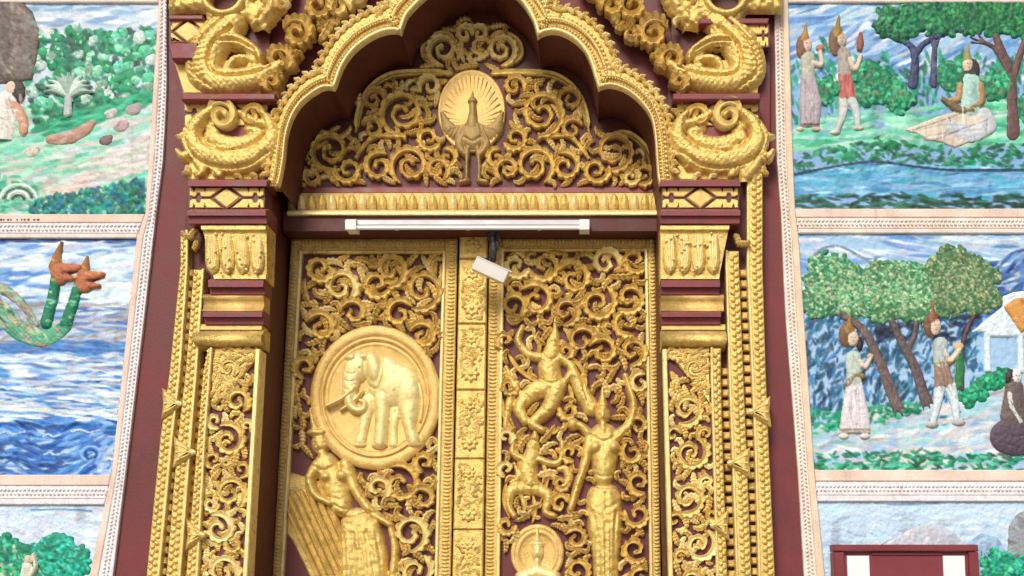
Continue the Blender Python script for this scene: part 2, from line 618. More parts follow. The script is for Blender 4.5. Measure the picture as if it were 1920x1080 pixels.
SIGNR = mat_var('red_sign_paint', (0.20, 0.030, 0.040), 0.15, 5, 0.45, 0, 0.08, 120)
PAPER = mat_var('white_paper', (0.80, 0.84, 0.86), 0.05, 6, 0.6, 0, 0.05, 60)
PAVE = mat_var('forecourt_paving', (0.30, 0.27, 0.23), 0.2, 1.5, 0.8, 0, 0.2, 60)
ROOFM = mat_var('added_roof_paint', (0.30, 0.09, 0.07), 0.2, 3, 0.6, 0, 0.1, 60)
INK = mat_var('dark_ink', (0.09, 0.08, 0.085), 0.2, 30, 0.6, 0, 0.0, 60)

m, t, b = mat_new('mural_paint')
at_ = t.nodes.new('ShaderNodeAttribute'); at_.attribute_name = 'Col'
geo = t.nodes.new('ShaderNodeNewGeometry')
nz = t.nodes.new('ShaderNodeTexNoise'); nz.inputs['Scale'].default_value = 130; nz.inputs['Detail'].default_value = 5
t.links.new(geo.outputs['Position'], nz.inputs['Vector'])
mr = t.nodes.new('ShaderNodeMapRange'); mr.inputs['To Min'].default_value = 0.86; mr.inputs['To Max'].default_value = 1.12
mr.inputs['From Min'].default_value = 0.3; mr.inputs['From Max'].default_value = 0.7
t.links.new(nz.outputs['Fac'], mr.inputs['Value'])
mx_ = t.nodes.new('ShaderNodeVectorMath'); mx_.operation = 'SCALE'
t.links.new(at_.outputs['Color'], mx_.inputs[0]); t.links.new(mr.outputs[0], mx_.inputs['Scale'])
t.links.new(mx_.outputs[0], b.inputs['Base Color'])
b.inputs['Roughness'].default_value = 0.6
bp = t.nodes.new('ShaderNodeBump'); bp.inputs['Strength'].default_value = 0.28; bp.inputs['Distance'].default_value = 0.006
t.links.new(nz.outputs['Fac'], bp.inputs['Height']); t.links.new(bp.outputs[0], b.inputs['Normal'])
MURAL = m

# ------------------------------------------------------------------ ground and added overhang
def box_world(name, x0, x1, y0, y1, z0, z1, mat, parent=None):
    V = [(x, y, z) for z in (z0, z1) for y in (y0, y1) for x in (x0, x1)]
    F = [(0, 2, 3, 1), (4, 5, 7, 6), (0, 1, 5, 4), (2, 6, 7, 3), (0, 4, 6, 2), (1, 3, 7, 5)]
    return mk(name, V, F, mat, parent, False)


g = mk('ground', [(-80, -120, 0), (80, -120, 0), (80, 20, 0), (-80, 20, 0)], [(0, 1, 2, 3)], PAVE, None, False)
g['kind'] = 'structure'
roof = box_world('sky_blocking_roof', -9, 9, -1.0, 0.9, 5.75, 5.9, ROOFM)  # unseen overhang, added to keep high sky light off the facade
roof['label'] = 'unseen dark red roof added above the doorway to block the high sky'
roof['category'] = 'roof'

BOT = 1880   # where the floor line falls

# ------------------------------------------------------------------ doorway outlines (photo pixels)
L_OUT = [(314, -70), (314, 150), (312, 210), (307, 300), (294, 400), (270, 610), (245, 820), (213, 1080), (113, BOT)]
R_OUT = [(1450, -70), (1450, 0), (1455, 320), (1463, 400), (1470, 580), (1493, 860), (1506, 1080), (1552, BOT)]


def interp_y(poly):
    P = np.asarray(poly, float)
    return lambda y: np.interp(y, P[:, 1], P[:, 0])


JL = interp_y([(508, 300), (500, 345), (498, 440), (490, 640), (465, 1080), (419, BOT)])     # front edges of the doorway
JR = interp_y([(1232, 300), (1236, 345), (1238, 440), (1240, 640), (1252, 1080), (1274, BOT)])

ARCH_IN = [(524, 352), (529, 335), (535, 300), (539, 262), (549, 227), (566, 199), (590, 179), (609, 169), (628, 170),
           (633, 160), (644, 130), (664, 101), (690, 80), (718, 66), (742, 63), (753, 67),
           (758, 52), (766, 33), (780, 17), (800, -2), (826, -22), (855, -36), (886, -42),
           (915, -36), (942, -22), (968, -1), (985, 18), (1000, 45), (1008, 74),
           (1020, 67), (1040, 64), (1065, 72), (1090, 92), (1105, 117), (1115, 148), (1122, 171),
           (1135, 166), (1152, 166), (1177, 176), (1202, 197), (1220, 224), (1227, 258), (1230, 300), (1233, 335), (1237, 352)]

# ------------------------------------------------------------------ temple wall with the doorway cut through it
hole = [(JL(y) - 12, y) for y in (BOT, 1400, 1080, 640, 440, 352)]
ap = np.array(ARCH_IN)
cen = np.array([884, 300])
for q in ap[2:-2:2]:
    d = q - cen
    hole.append(tuple(cen + d * (1 + 22 / np.hypot(*d))))
hole += [(JR(y) + 12, y) for y in (352, 440, 640, 1080, 1400, BOT)]
outer = [(-700, BOT), (2700, BOT), (2700, -420), (-700, -420)]
ring = hole + outer   # one outline: the hole reaches the floor
ring = [(-700, BOT)] + hole + [(2700, BOT), (2700, -420), (-700, -420)]
n = len(ring)
RX, RZ = U([a for a, _ in ring], [b_ for _, b_ in ring], 0.0)
V = [(x, 0.0, z) for x, z in zip(RX, RZ)] + [(x, 0.45, z) for x, z in zip(RX, RZ)]
F = [tuple(i) for i in tessellate_polygon([[Vector((x, z, 0)) for x, z in zip(RX, RZ)]])]
F += [tuple(n + k for k in reversed(f_)) for f_ in F]
F += [(i, (i + 1) % n, n + (i + 1) % n, n + i) for i in range(n)]
wall = mk('temple_wall', V, F, RED, None, False)
wall['label'] = 'dark red plastered temple wall, showing as strips beside the gold doorway'
wall['category'] = 'wall'

# ------------------------------------------------------------------ ornament generator
def comma(x, y, ang, size, turn, w0):
    """curled leaf: path and half-widths"""
    n = 9
    P = [(x, y)]; a = ang
    st = size * 2.4 / n
    for i in range(1, n):
        k = i / (n - 1)
        a += turn * (0.18 + 0.75 * k * k)
        s_ = st * (1 - 0.45 * k)
        P.append((P[-1][0] + math.cos(a) * s_, P[-1][1] + math.sin(a) * s_))
    wk = [0.45, 0.85, 1.05, 0.9, 1.08, 0.85, 0.8, 1.0, 0.6]
    return np.array(P), np.array(wk) * w0


def spiral(cx, cy, r, a0, turns, sgn, w0, n=26, squash=1.0):
    t = np.linspace(0, 1, n)
    a = a0 + sgn * turns * 2 * np.pi * t
    rr = r * (1 - t) ** 0.85 + r * 0.16
    P = np.c_[cx + rr * np.cos(a), cy + rr * np.sin(a) * squash]
    W = w0 * (1.08 - 0.50 * t) * (1 + 0.13 * np.sin(t * 21 + cx))
    W[0] = w0 * 0.35; W[1] = w0 * 0.75
    m_ = max(4, n // 7)
    W[-m_:] = w0 * np.interp(np.linspace(0, 1, m_), [0, 0.4, 0.8, 1], [0.75, 1.1, 1.1, 0.6])
    return P, W


def acanthus(x, y, ang, size, turn, w0):
    """pointed carved leaf that bends to one side"""
    n = 11
    P = [(x, y)]; a = ang
    st = size * 1.9 / n
    for i in range(1, n):
        k = i / (n - 1)
        a += turn * (0.10 + 0.42 * k) * 0.72
        P.append((P[-1][0] + math.cos(a) * st, P[-1][1] + math.sin(a) * st))
    wk = [0.55, 0.80, 1.20, 0.82, 1.20, 0.80, 1.05, 0.66, 0.78, 0.45, 0.12]
    return np.array(P), np.array(wk) * w0


PROFL = [(-1, -0.15), (-0.95, 0.72), (-0.15, 1.0), (0, 0.78), (0.15, 1.0), (0.95, 0.72), (1, -0.15)]


class Ornament:
    """vine carving: scrolls first, then leaves that grow from the stems into whatever ground is still bare"""

    def __init__(s, region, p, h, mat, parent, step=2.0, mats=None):
        s.R = np.asarray(region, float)
        s.x0, s.y0 = s.R.min(0) - 4; s.x1, s.y1 = s.R.max(0) + 4
        s.step = step
        s.occ = np.zeros((int((s.y1 - s.y0) / step) + 3, int((s.x1 - s.x0) / step) + 3), bool)
        s.p, s.h, s.mat, s.parent = p, h, mat, parent
        s.mats = mats or [mat]
        s.sc = []; s.rec = []
        yy, xx = np.mgrid[0:s.occ.shape[0], 0:s.occ.shape[1]]
        s.XX = s.x0 + xx * step; s.YY = s.y0 + yy * step
        s.reg = s.polymask(s.R)

    def polymask(s, P):
        P = np.asarray(P, float)
        ins = np.zeros(s.XX.shape, bool)
        for a, b_ in zip(P, np.roll(P, -1, 0)):
            ins ^= ((a[1] > s.YY) != (b_[1] > s.YY)) & (s.XX < (b_[0] - a[0]) * (s.YY - a[1]) / (b_[1] - a[1] + 1e-12) + a[0])
        return ins

    def idx(s, P):
        j = np.clip(((P[:, 0] - s.x0) / s.step).astype(int), 0, s.occ.shape[1] - 1)
        i = np.clip(((P[:, 1] - s.y0) / s.step).astype(int), 0, s.occ.shape[0] - 1)
        return i, j

    def block(s, mask_fn):
        s.occ |= mask_fn(s.XX, s.YY)

    def block_poly(s, poly):
        s.occ |= s.polymask(poly)

    def block_field(s, f):
        m = f.mask()
        P = np.c_[f.gx[m], f.gy[m]]
        ok = (P[:, 0] > s.x0) & (P[:, 0] < s.x1) & (P[:, 1] > s.y0) & (P[:, 1] < s.y1)
        P = P[ok]
        if len(P):
            i, j = s.idx(P); s.occ[i, j] = True

    def seed_field(s, f, n, par):
        """let leaves start from the outline of a carved figure"""
        gy, gx = np.gradient(f.h)
        m = (f.h > 0.0) & (f.h < 0.02)
        ii, jj = np.nonzero(m)
        for k in RNG.choice(len(ii), min(n, len(ii)), replace=False):
            i, j = ii[k], jj[k]
            na = math.atan2(-gy[i, j], -gx[i, j])
            s.rec.append((f.gx[i, j], f.gy[i, j], na - math.pi / 2, 3.0, par))

    def stamp(s, P, W, grow=1.5):
        for (x, y), w_ in zip(P, W):
            r = w_ + grow
            i0 = max(0, int((y - r - s.y0) / s.step)); i1 = int((y + r - s.y0) / s.step) + 2
            j0 = max(0, int((x - r - s.x0) / s.step)); j1 = int((x + r - s.x0) / s.step) + 2
            s.occ[i0:i1, j0:j1] |= np.hypot(s.XX[i0:i1, j0:j1] - x, s.YY[i0:i1, j0:j1] - y) < r

    def note(s, P, W, par, a=0, b=None):
        T = np.gradient(P, axis=0)
        for k in range(a, b if b is not None else len(P)):
            s.rec.append((P[k][0], P[k][1], math.atan2(T[k][1], T[k][0]), W[k], par))

    def scroll(s, cx, cy, r, a0, turns=1.5, sgn=1, w=6.0, nleaf=4, stem=None, hs=1.0):
        a0 = math.radians(a0)
        P, W = spiral(cx, cy, r, a0, turns, sgn, w * 0.86, n=40)
        if stem is not None:
            S = smoothpath(list(stem) + [tuple(P[0]), tuple(P[2])], 6)[:-6]
            P = np.vstack([S, P[1:]]); W = np.r_[np.linspace(w * 0.5, w * 0.85, len(S)), W[1:]]
            W[len(S):len(S) + 2] = w * 0.85
        d_ = np.r_[0, np.cumsum(np.hypot(*np.diff(P, axis=0).T))]
        q_ = np.linspace(0, d_[-1], max(12, int(d_[-1] / 2.8)))
        P, W = np.c_[np.interp(q_, d_, P[:, 0]), np.interp(q_, d_, P[:, 1])], np.interp(q_, d_, W)
        o = ribbon('scroll', P, W, s.h * hs, s.p, random.choice(s.mats), s.parent, saw=-sgn, period=max(8.0, r * 0.46))
        s.stamp(P, W * 1.12)
        s.sc.append((cx, cy, o))
        s.note(P, W, o, 0, int(len(P) * 0.85))
        T = np.gradient(P, axis=0)
        for k in range(nleaf):
            i = int((0.04 + 0.66 * k / max(1, nleaf - 1)) * (len(P) - 1))
            ta = math.atan2(T[i][1], T[i][0])
            sd = -sgn if k % 3 < 2 else sgn
            na = ta + sd * math.pi / 2
            x, y = P[i][0] + math.cos(na) * W[i] * 0.5, P[i][1] + math.sin(na) * W[i] * 0.5
            LP, LW = acanthus(x, y, ta + sd * random.uniform(0.5, 0.8), r * random.uniform(0.5, 0.7), sd * random.uniform(0.3, 0.9), w * 0.95)
            s.try_leaf(LP, LW, o, 0.34)
        return o

    def try_leaf(s, LP, LW, par, tol):
        i, j = s.idx(LP)
        if not s.reg[i, j].all() or s.occ[i[3:], j[3:]].mean() > tol:
            return False
        o = ribbon('leaf', LP, LW, s.h * random.uniform(0.5, 1.05), s.p, random.choice(s.mats), par, prof=PROFL)
        s.stamp(LP, LW, 0.6)
        s.note(LP, LW, par, 2, len(LP) - 1)
        return True

    def fill(s, n, sizes=(16, 9), w=5.0, tol=0.12, limit=250, seed=False):
        made = 0
        if not s.rec:
            for _ in range(6):
                x, y = random.uniform(s.x0, s.x1), random.uniform(s.y0, s.y1)
                s.rec.append((x, y, random.uniform(0, 6.28), 1.0, s.parent))
        for k in range(n):
            sz = sizes[0] + (sizes[1] - sizes[0]) * k / n
            x, y, ta, wd, par = random.choice(s.rec)
            sd = random.choice((1, -1))
            na = ta + sd * math.pi / 2
            x += math.cos(na) * wd * 0.6; y += math.sin(na) * wd * 0.6
            ww = w * (0.6 + 0.4 * sz / sizes[0])
            size = sz * random.uniform(0.8, 1.25)
            if random.random() < 0.72:
                LP, LW = acanthus(x, y, ta + sd * random.uniform(0.3, 1.3), size, sd * random.uniform(-0.7, 1.0), ww)
            else:
                LP, LW = comma(x, y, ta + sd * random.uniform(0.2, 1.0), size * 0.85, sd * random.uniform(0.6, 1.0), ww * 0.9)
            if s.try_leaf(LP, LW, par, tol):
                made += 1
                if made >= limit:
                    break
        return made


def relief_rosette(name, cx, cy, r, p, h, mat, parent):
    """eight-petalled flower with a boss"""
    seg = 40
    a = np.linspace(0, 2 * np.pi, seg, endpoint=False)
    V = []
    for (k, hh, wv) in ((1.0, -0.002, 0.14), (0.93, 0.55, 0.14), (0.6, 1.0, 0.08), (0.36, 0.35, 0.0), (0.30, 0.9, 0), (0.12, 1.2, 0)):
        rr = r * k * (1 + wv * np.cos(8 * a)); dh = 0.2 * np.cos(8 * a) * (0.4 < k < 0.95)
        X, Z = U(cx + rr * np.cos(a), cy + rr * np.sin(a), p)
        V.append(np.c_[X, -(p + h * (hh + dh)), Z])
    F = [(k * seg + i, k * seg + (i + 1) % seg, (k + 1) * seg + (i + 1) % seg, (k + 1) * seg + i) for k in range(5) for i in range(seg)]
    F.append(tuple(5 * seg + i for i in range(seg)))
    return mk(name, np.vstack(V), F, mat, parent, True)

# ------------------------------------------------------------------ doorway reveal (jambs) and header
reveal = thing('door_frame', 870, BOT, -0.25, 'deep dark red door frame lining the recessed doorway', 'door frame')


def jamb(side):
    fx = JL if side < 0 else JR
    ys = [262, 352, 440, 540, 640, 800, 940, 1080, 1400, BOT]
    V = []
    for y in ys:
        X, Z = U(fx(y), y, 0.1)
        X = float(X); Z = float(Z)
        for (x, p) in ((X, -0.42), (X, 0.088), (X + side * 0.06, 0.088), (X + side * 0.06, -0.42)):
            V.append((x, -p, Z))
    F = []
    for i in range(len(ys) - 1):
        for j in range(4):
            k = (j + 1) % 4
            F.append((i * 4 + j, i * 4 + k, i * 4 + 4 + k, i * 4 + 4 + j))
    mk('jamb', V, F, REDD, reveal, False)


jamb(-1); jamb(1)
prism('sky_gap_blocker', [(420, -60), (1330, -60), (1330, BOT), (380, BOT)], -0.46, -0.425, REDD, reveal, bev=0)  # added behind everything to stop sky light leaking through the door gaps
prism('header_board', rect(530, 397, 1239, 434), -0.40, -0.152, REDD, reveal, bev=1)

# ------------------------------------------------------------------ door leaves
P_BOARD = -0.300
def dl(pts): return interp_y(pts)


def door_leaf(label, xl, xr, ytop, fl, fr, yin, side):
    """xl, xr outer edges, fl, fr inner edges of the border: functions of y"""
    T = thing('door_leaf', (xl(900) + xr(900)) / 2, BOT, P_BOARD, label, 'door')
    ys = [ytop, 600, 800, 1080, 1400, BOT - 10]
    prism('backing_board', [(xl(y) + 3, y) for y in ys] + [(xr(y) - 3, y) for y in reversed(ys)], -0.345, P_BOARD, REDP, T, bev=0, strip=True)
    pf = P_BOARD + 0.022
    # border: flat band with a proud inner fillet
    for (nm, a, b_) in (('border', xl, fl), ('border', fr, xr)):
        prism(nm, [(a(y), y) for y in ys] + [(b_(y), y) for y in reversed(ys)], P_BOARD - 0.002, pf, GOLDD, T, bev=2, strip=True)
    prism('border', [(fl(ytop), ytop), (fr(ytop), ytop), (fr(yin), yin), (fl(yin), yin)], P_BOARD - 0.002, pf - 0.001, GOLDD, T, bev=2)
    yy = [yin - 2, 600, 800, 1080, 1400, BOT - 10]
    for f_, s_ in ((fl, -1), (fr, 1)):
        sweep('fillet', [(f_(y) - s_ * 1.0, y) for y in yy], [(-3, P_BOARD), (-3, pf + 0.008), (-1.5, pf + 0.012), (1.5, pf + 0.012), (3, pf + 0.008), (3, P_BOARD)], GOLDL, T, ref=pf, smooth=False)
    sweep('fillet', [(fl(yin), yin), (fr(yin), yin)], [(-3, P_BOARD), (-3, pf + 0.005), (-1, pf + 0.010), (1, pf + 0.010), (3, pf + 0.005), (3, P_BOARD)], GOLD, T, ref=pf)
    # tick ornament pressed into the border
    for (a, b_) in ((xl, fl), (fr, xr)):
        bx = []
        y = ytop + 6
        while y < 1110:
            xa, xb = a(y), b_(y)
            c = (xa + xb) / 2 + (-2 if a is xl else 2); hw = abs(xb - xa) * 0.30
            bx.append((c, y, hw, 2.4, 0.007, 0))
            y += 7.0
        bag('tick_row', GOLD, T, bx, pf)
    bx = []
    x = xl(ytop) + 8
    while x < xr(ytop) - 6:
        bx.append((x, ytop + 8, 2.2, 5.5, 0.007, 0)); x += 6.6
    bag('tick_row', GOLD, T, bx, pf - 0.001)
    bx = []
    x = xl(ytop) + 14
    while x < xr(ytop) - 10:
        bx.append((x, ytop + 19, 2.4, 2.0, 0.005, 0)); x += 6.6
    bag('tick_row', GOLD, T, bx, pf - 0.001)
    return T


LXL = dl([(546, 440), (510, 1080), (467, BOT)]); LXR = dl([(858, 440), (845, 1080), (829, BOT)])
LFL = dl([(566, 440), (528, 1080), (482, BOT)]); LFR = dl([(835, 440), (819, 1080), (800, BOT)])
RXL = dl([(917, 440), (908, 1080), (897, BOT)]); RXR = dl([(1228, 440), (1239, 1080), (1253, BOT)])
RFL = dl([(942, 440), (933, 1080), (922, BOT)]); RFR = dl([(1212, 440), (1222, 1080), (1234, BOT)])
PO = P_BOARD + 0.001
door_l = door_leaf('gold carved door leaf with the big round elephant medallion', LXL, LXR, 447, LFL, LFR, 473, -1)
door_r = door_leaf('gold carved door leaf with dancing figures and a haloed sitting figure at its foot', RXL, RXR, 445, RFL, RFR, 469, 1)

# --- elephant medallion
MX, MY, MRX, MRY = 706, 747, 122, 135
med = disc('medallion', MX, MY, MRX, MRY,
           [(1.0, -0.005), (1.0, 0.022), (0.985, 0.030), (0.93, 0.036), (0.865, 0.036), (0.845, 0.030), (0.835, 0.026), (0.83, 0.034),
            (0.81, 0.037), (0.79, 0.034), (0.78, 0.024), (0.755, 0.022), (0.74, 0.028), (0.725, 0.022), (0.70, 0.020), (0.0001, 0.020)],
           PO, GOLDP, door_l, seg=96, hole=True)
el = Field(600, 650, 805, 850, 1.6)
H = 0.034
el.cap([(742, 770), (738, 805), (738, 832)], [10, 8, 9], H * 0.5)
el.cap([(692, 752), (684, 792), (676, 828)], [14, 10, 11], H * 0.65)
el.ell(675, 834, 13, 6, H * 0.6)
el.ell(740, 722, 50, 43, H * 1.25)
el.ell(724, 712, 36, 44, H * 1.2)
el.ell(764, 736, 27, 42, H * 1.25)
el.ell(736, 702, 36, 24, H * 1.15)
el.cap([(718, 745), (716, 795), (713, 830)], [18, 13, 14], H * 1.15)
el.ell(712, 835, 16, 6, H * 1.0)
el.cap([(766, 755), (768, 795), (777, 828)], [24, 13, 13], H * 1.15)
el.ell(778, 834, 15, 6, H * 1.0)
el.ell(672, 688, 25, 30, H * 1.2)
el.ell(660, 672, 13, 9, H * 1.3)
el.ell(684, 671, 12, 9, H * 1.3)
el.cap([(664, 690), (657, 725), (656, 752), (666, 768), (682, 769), (686, 757), (677, 752)], [21, 16, 12, 9, 8, 6, 4], H * 1.2)
el.ell(703, 692, 17, 34, H * 1.5, ang=-12)
el.cap([(668, 728), (645, 748), (614, 764)], [5, 4.5, 3], H * 1.4)
el.cap([(680, 735), (662, 755), (640, 770)], [4, 4, 2.5], H * 0.9)
el.cap([(788, 722), (793, 755), (789, 790)], [3, 2.5, 3.5], H * 0.7)
el.groove([(686, 672), (684, 700), (690, 722), (702, 730)], 1.8, 0.010)
el.groove([(702, 662), (716, 675), (722, 700), (712, 728), (702, 730)], 1.8, 0.010)
el.groove([(650, 700), (660, 704), (668, 702)], 1.5, 0.004)
el.groove([(650, 715), (658, 719), (668, 716)], 1.5, 0.004)
el.groove([(648, 730), (657, 734), (666, 731)], 1.5, 0.004)
el.groove([(742, 735), (746, 758), (742, 775)], 2, 0.005)
el.ell(676, 690, 3, 2.4, H * 1.55)
el.rough(0.0012, 60)
el.mesh('elephant', PO + 0.019, GOLDL, med)

# --- standing figure with long sash folds at the left
fg = Field(528, 740, 765, 1300, 2.2)
H = 0.055
fg.cap([(585, 768), (590, 795), (596, 815)], [3, 7, 13], H * 0.8)
fg.ell(602, 832, 18, 22, H)
fg.ell(598, 812, 22, 9, H * 1.05)
fg.cap([(606, 850), (612, 868)], [10, 12], H * 0.9)
fg.cap([(598, 874), (584, 900), (596, 930), (622, 944)], [13, 11, 9, 8], H * 1.15)
fg.cap([(612, 872), (628, 905), (642, 950)], [23, 26, 20], H * 1.0)
fg.ell(616, 895, 14, 14, H * 1.3); fg.ell(645, 893, 15, 15, H * 1.3)
fg.cap([(650, 872), (672, 925), (702, 962), (733, 984)], [14, 11, 9, 7], H * 1.0)
fg.cap([(733, 984), (742, 1030), (738, 1090), (742, 1150)], [7, 8, 9, 9], H * 0.8)
fg.ell(672, 988, 33, 36, H * 1.0)
fg.poly([(640, 975), (712, 970), (728, 1040), (726, 1300), (640, 1300), (636, 1060)], H * 1.05, 26)
fg.groove([(664, 1000), (668, 1080), (666, 1300)], 3, 0.012)
fg.groove([(690, 995), (704, 1080), (700, 1300)], 2.5, 0.008)
fg.groove([(634, 962), (660, 972), (692, 962), (712, 965)], 2.4, 0.012)
fg.groove([(630, 948), (650, 956), (668, 948)], 2.0, 0.008)
fg.groove([(606, 930), (640, 938)], 2.0, 0.006)
fg.groove([(592, 836), (600, 838), (606, 835)], 1.6, 0.006)
fg.groove([(584, 822), (600, 826), (618, 822)], 1.8, 0.010)
for k in range(7):
    fg.groove([(648 + k * 10, 1000), (652 + k * 11, 1080), (650 + k * 11, 1300)], 1.7, 0.006)
fg.ell(602, 838, 3, 6, H * 1.18); fg.groove([(592, 832), (598, 831)], 1.5, 0.010); fg.groove([(606, 831), (612, 832)], 1.5, 0.010); fg.groove([(597, 846), (607, 846)], 1.4, 0.008)
fg.groove([(586, 872), (612, 884), (640, 868)], 2.0, 0.010); fg.rough(0.005, 90)
LCL = (lambda y: LFL(y) - 1, lambda y: LFR(y) + 1)
fig1 = fg.mesh('carved_figure', PO, GOLD, door_l, label='carved gold figure with raised headdress beside the elephant medallion', clipx=LCL)
prism('sash', [(540, 884), (600, 902), (655, 1020), (712, 1130), (604, 1130), (548, 1015), (537, 1000)], PO, PO + 0.014, GOLDD, fig1, bev=3)
for k in range(7):
    x0 = 598 - k * 11; y0 = 903 + k * 5
    x1, y1 = x0 + 182, y0 + 400
    pts = [q for q in dens([(x0, y0), (x1, y1)], 12) if LFL(q[1]) + 4 < q[0]]
    if len(pts) > 4:
        ribbon('sash_fold', pts, np.r_[2.5, 4.5, np.full(len(pts) - 2, 4.6)], 0.030, PO + 0.011, GOLD if k % 2 else GOLDD, fig1)

# --- scrolls of the left leaf
reg_top = [(LFL(475) + 3, 476), (LFR(475) - 3, 476), (LFR(1120) - 3, 1120), (LFL(1120) + 3, 1120)]
orn = Ornament(reg_top, PO, 0.045, GOLD, door_l, mats=[GOLD, GOLD, GOLDD, GOLDL])
orn.block(lambda X, Y: np.hypot((X - MX) / MRX, (Y - MY) / MRY) < 1.0)
orn.block_field(fg)
orn.block_poly([(530, 880), (596, 905), (760, 1120), (530, 1120)])
for (cx, cy, r, a0, sg, tr) in [(640, 540, 26, 60, -1, 1.5), (733, 508, 27, 100, -1, 1.4), (708, 534, 22, 20, 1, 1.3), (793, 545, 32, 120, -1, 1.5),
                                (604, 616, 24, 200, 1, 1.3), (795, 632, 22, 200, 1, 1.3), (602, 505, 22, 0, 1, 1.3), (665, 588, 20, 200, 1, 1.2),
                                (750, 590, 22, 330, -1, 1.3), (575, 690, 17, 100, 1, 1.2), (752, 908, 30, 240, 1, 1.4), (770, 1000, 28, 90, -1, 1.5),
                                (795, 935, 18, 200, 1, 1.2), (780, 1070, 26, 300, 1, 1.4), (710, 915, 18, 60, -1, 1.2), (797, 868, 15, 100, 1, 1.2)]:
    orn.scroll(cx, cy, r * 1.08, a0, tr * 0.92, sg, w=6.6, nleaf=7)
orn.fill(7000, (24, 10), 6.2, 0.03, 80)

# --- right leaf: dancers
RCL = (lambda y: RFL(y) - 1, lambda y: RFR(y) + 1)
fa = Field(936, 590, 1130, 830, 2.0)          # upper dancer, knees bent
H = 0.048
fa.cap([(1041, 600), (1041, 620), (1040, 632)], [2.5, 6, 11], H * 0.8)
fa.ell(1038, 645, 14, 17, H)
fa.cap([(1035, 660), (1030, 690), (1036, 722)], [17, 22, 20], H * 1.1)
fa.cap([(1018, 672), (990, 665), (972, 640), (980, 615)], [10, 9, 7, 6], H * 0.9)
fa.cap([(1050, 672), (1072, 690), (1062, 715)], [10, 8, 7], H * 0.9)
fa.cap([(1030, 725), (1000, 735), (975, 765), (985, 790)], [20, 18, 13, 10], H * 1.0)
fa.cap([(1045, 725), (1030, 765), (1000, 795), (1018, 808)], [19, 15, 11, 7], H * 1.15)
fa.cap([(1072, 690), (1088, 730), (1108, 765)], [10, 15, 16], H * 1.0)
fa.cap([(970, 720), (955, 760), (948, 800)], [7, 8, 6], H * 0.7)
fa.cap([(950, 690), (962, 720), (980, 745)], [5, 7, 6], H * 0.7)
fa.groove([(1012, 715), (1035, 722), (1056, 714)], 2, 0.010)
fa.groove([(985, 742), (1000, 758), (990, 780)], 2, 0.008)
fa.groove([(1010, 745), (1020, 770)], 2, 0.008)
fa.groove([(1090, 705), (1096, 735), (1108, 768)], 2, 0.006)
fa.groove([(1031, 644), (1035, 643)], 1.4, 0.010); fa.groove([(1041, 643), (1046, 644)], 1.4, 0.010); fa.groove([(1034, 655), (1042, 655)], 1.4, 0.008); fa.groove([(1018, 668), (1034, 678), (1050, 668)], 1.8, 0.010); fa.rough(0.005, 60)
fa.mesh('carved_figure', PO, GOLD, door_r, label='carved gold dancer with bent knees high on the right door leaf')

scarf = [[(952, 662), (970, 690), (998, 712), (1016, 716)], [(944, 690), (958, 728), (952, 768), (966, 806)], [(940, 742), (948, 786), (972, 818)], [(1056, 668), (1084, 684), (1098, 716), (1092, 740)],
         [(1066, 720), (1072, 752), (1050, 786)], [(1012, 800), (1036, 812), (1052, 800)], [(1000, 628), (1012, 650), (1006, 676)], [(1062, 626), (1074, 646), (1066, 668)]]
for S in scarf:
    pts = smoothpath(S, 5)
    wv = np.interp(np.linspace(0, 1, len(pts)), [0, 0.2, 0.7, 1], [1.5, 4.6, 4.2, 1.2])
    ribbon('scarf', pts, wv, 0.034, PO, GOLD, door_r)
fb = Field(1050, 690, 1210, 1300, 2.2)        # tall dancer
H = 0.058
fb.cap([(1130, 728), (1130, 748), (1130, 762)], [2.5, 6, 11], H * 0.8)
fb.ell(1130, 778, 15, 18, H)
fb.cap([(1130, 795), (1131, 812)], [8, 12], H)
fb.cap([(1156, 820), (1180, 796), (1188, 762), (1178, 726), (1172, 706)], [12, 9.5, 8, 6.5, 6], H * 0.85)
fb.cap([(1108, 818), (1090, 800), (1075, 797)], [11, 8, 9], H * 0.8)
fb.ell(1074, 796, 12, 13, H)
fb.cap([(1132, 820), (1134, 850), (1131, 895)], [27, 27, 19], H * 1.0)
fb.ell(1116, 840, 14, 14, H * 1.3); fb.ell(1150, 840, 14, 14, H * 1.3)
fb.cap([(1104, 828), (1096, 872), (1082, 915), (1070, 955)], [11, 9, 8, 7], H * 0.9)
fb.ell(1132, 942, 33, 40, H * 1.05)
fb.poly([(1099, 940), (1165, 940), (1167, 990), (1160, 1050), (1158, 1300), (1118, 1300), (1112, 1050), (1102, 990)], H * 1.05, 24)
fb.groove([(1098, 905), (1132, 915), (1166, 905)], 2.4, 0.014)
fb.groove([(1104, 884), (1132, 896), (1160, 884)], 2.0, 0.008)
fb.groove([(1136, 925), (1137, 1000), (1136, 1300)], 2.0, 0.007)
fb.groove([(1113, 960), (1122, 1040), (1124, 1300)], 2.0, 0.008)
fb.groove([(1156, 960), (1150, 1040), (1150, 1300)], 2.0, 0.008)
fb.groove([(1120, 780), (1128, 783), (1138, 780)], 1.6, 0.006)
fb.groove([(1116, 768), (1130, 772), (1144, 768)], 1.8, 0.010)
for k in range(5):
    fb.groove([(1110 + k * 11, 960), (1116 + k * 9.5, 1040), (1120 + k * 8, 1300)], 1.6, 0.006)
fb.ell(1130, 783, 3, 6, H * 1.18); fb.groove([(1121, 777), (1127, 776)], 1.5, 0.010); fb.groove([(1133, 776), (1139, 777)], 1.5, 0.010); fb.groove([(1125, 790), (1135, 790)], 1.4, 0.008)
fb.groove([(1106, 816), (1132, 830), (1160, 814)], 2.0, 0.010); fb.rough(0.005, 90)
fb.mesh('carved_figure', PO, GOLD, door_r, label='tall carved gold dancer in a long skirt, one arm raised')

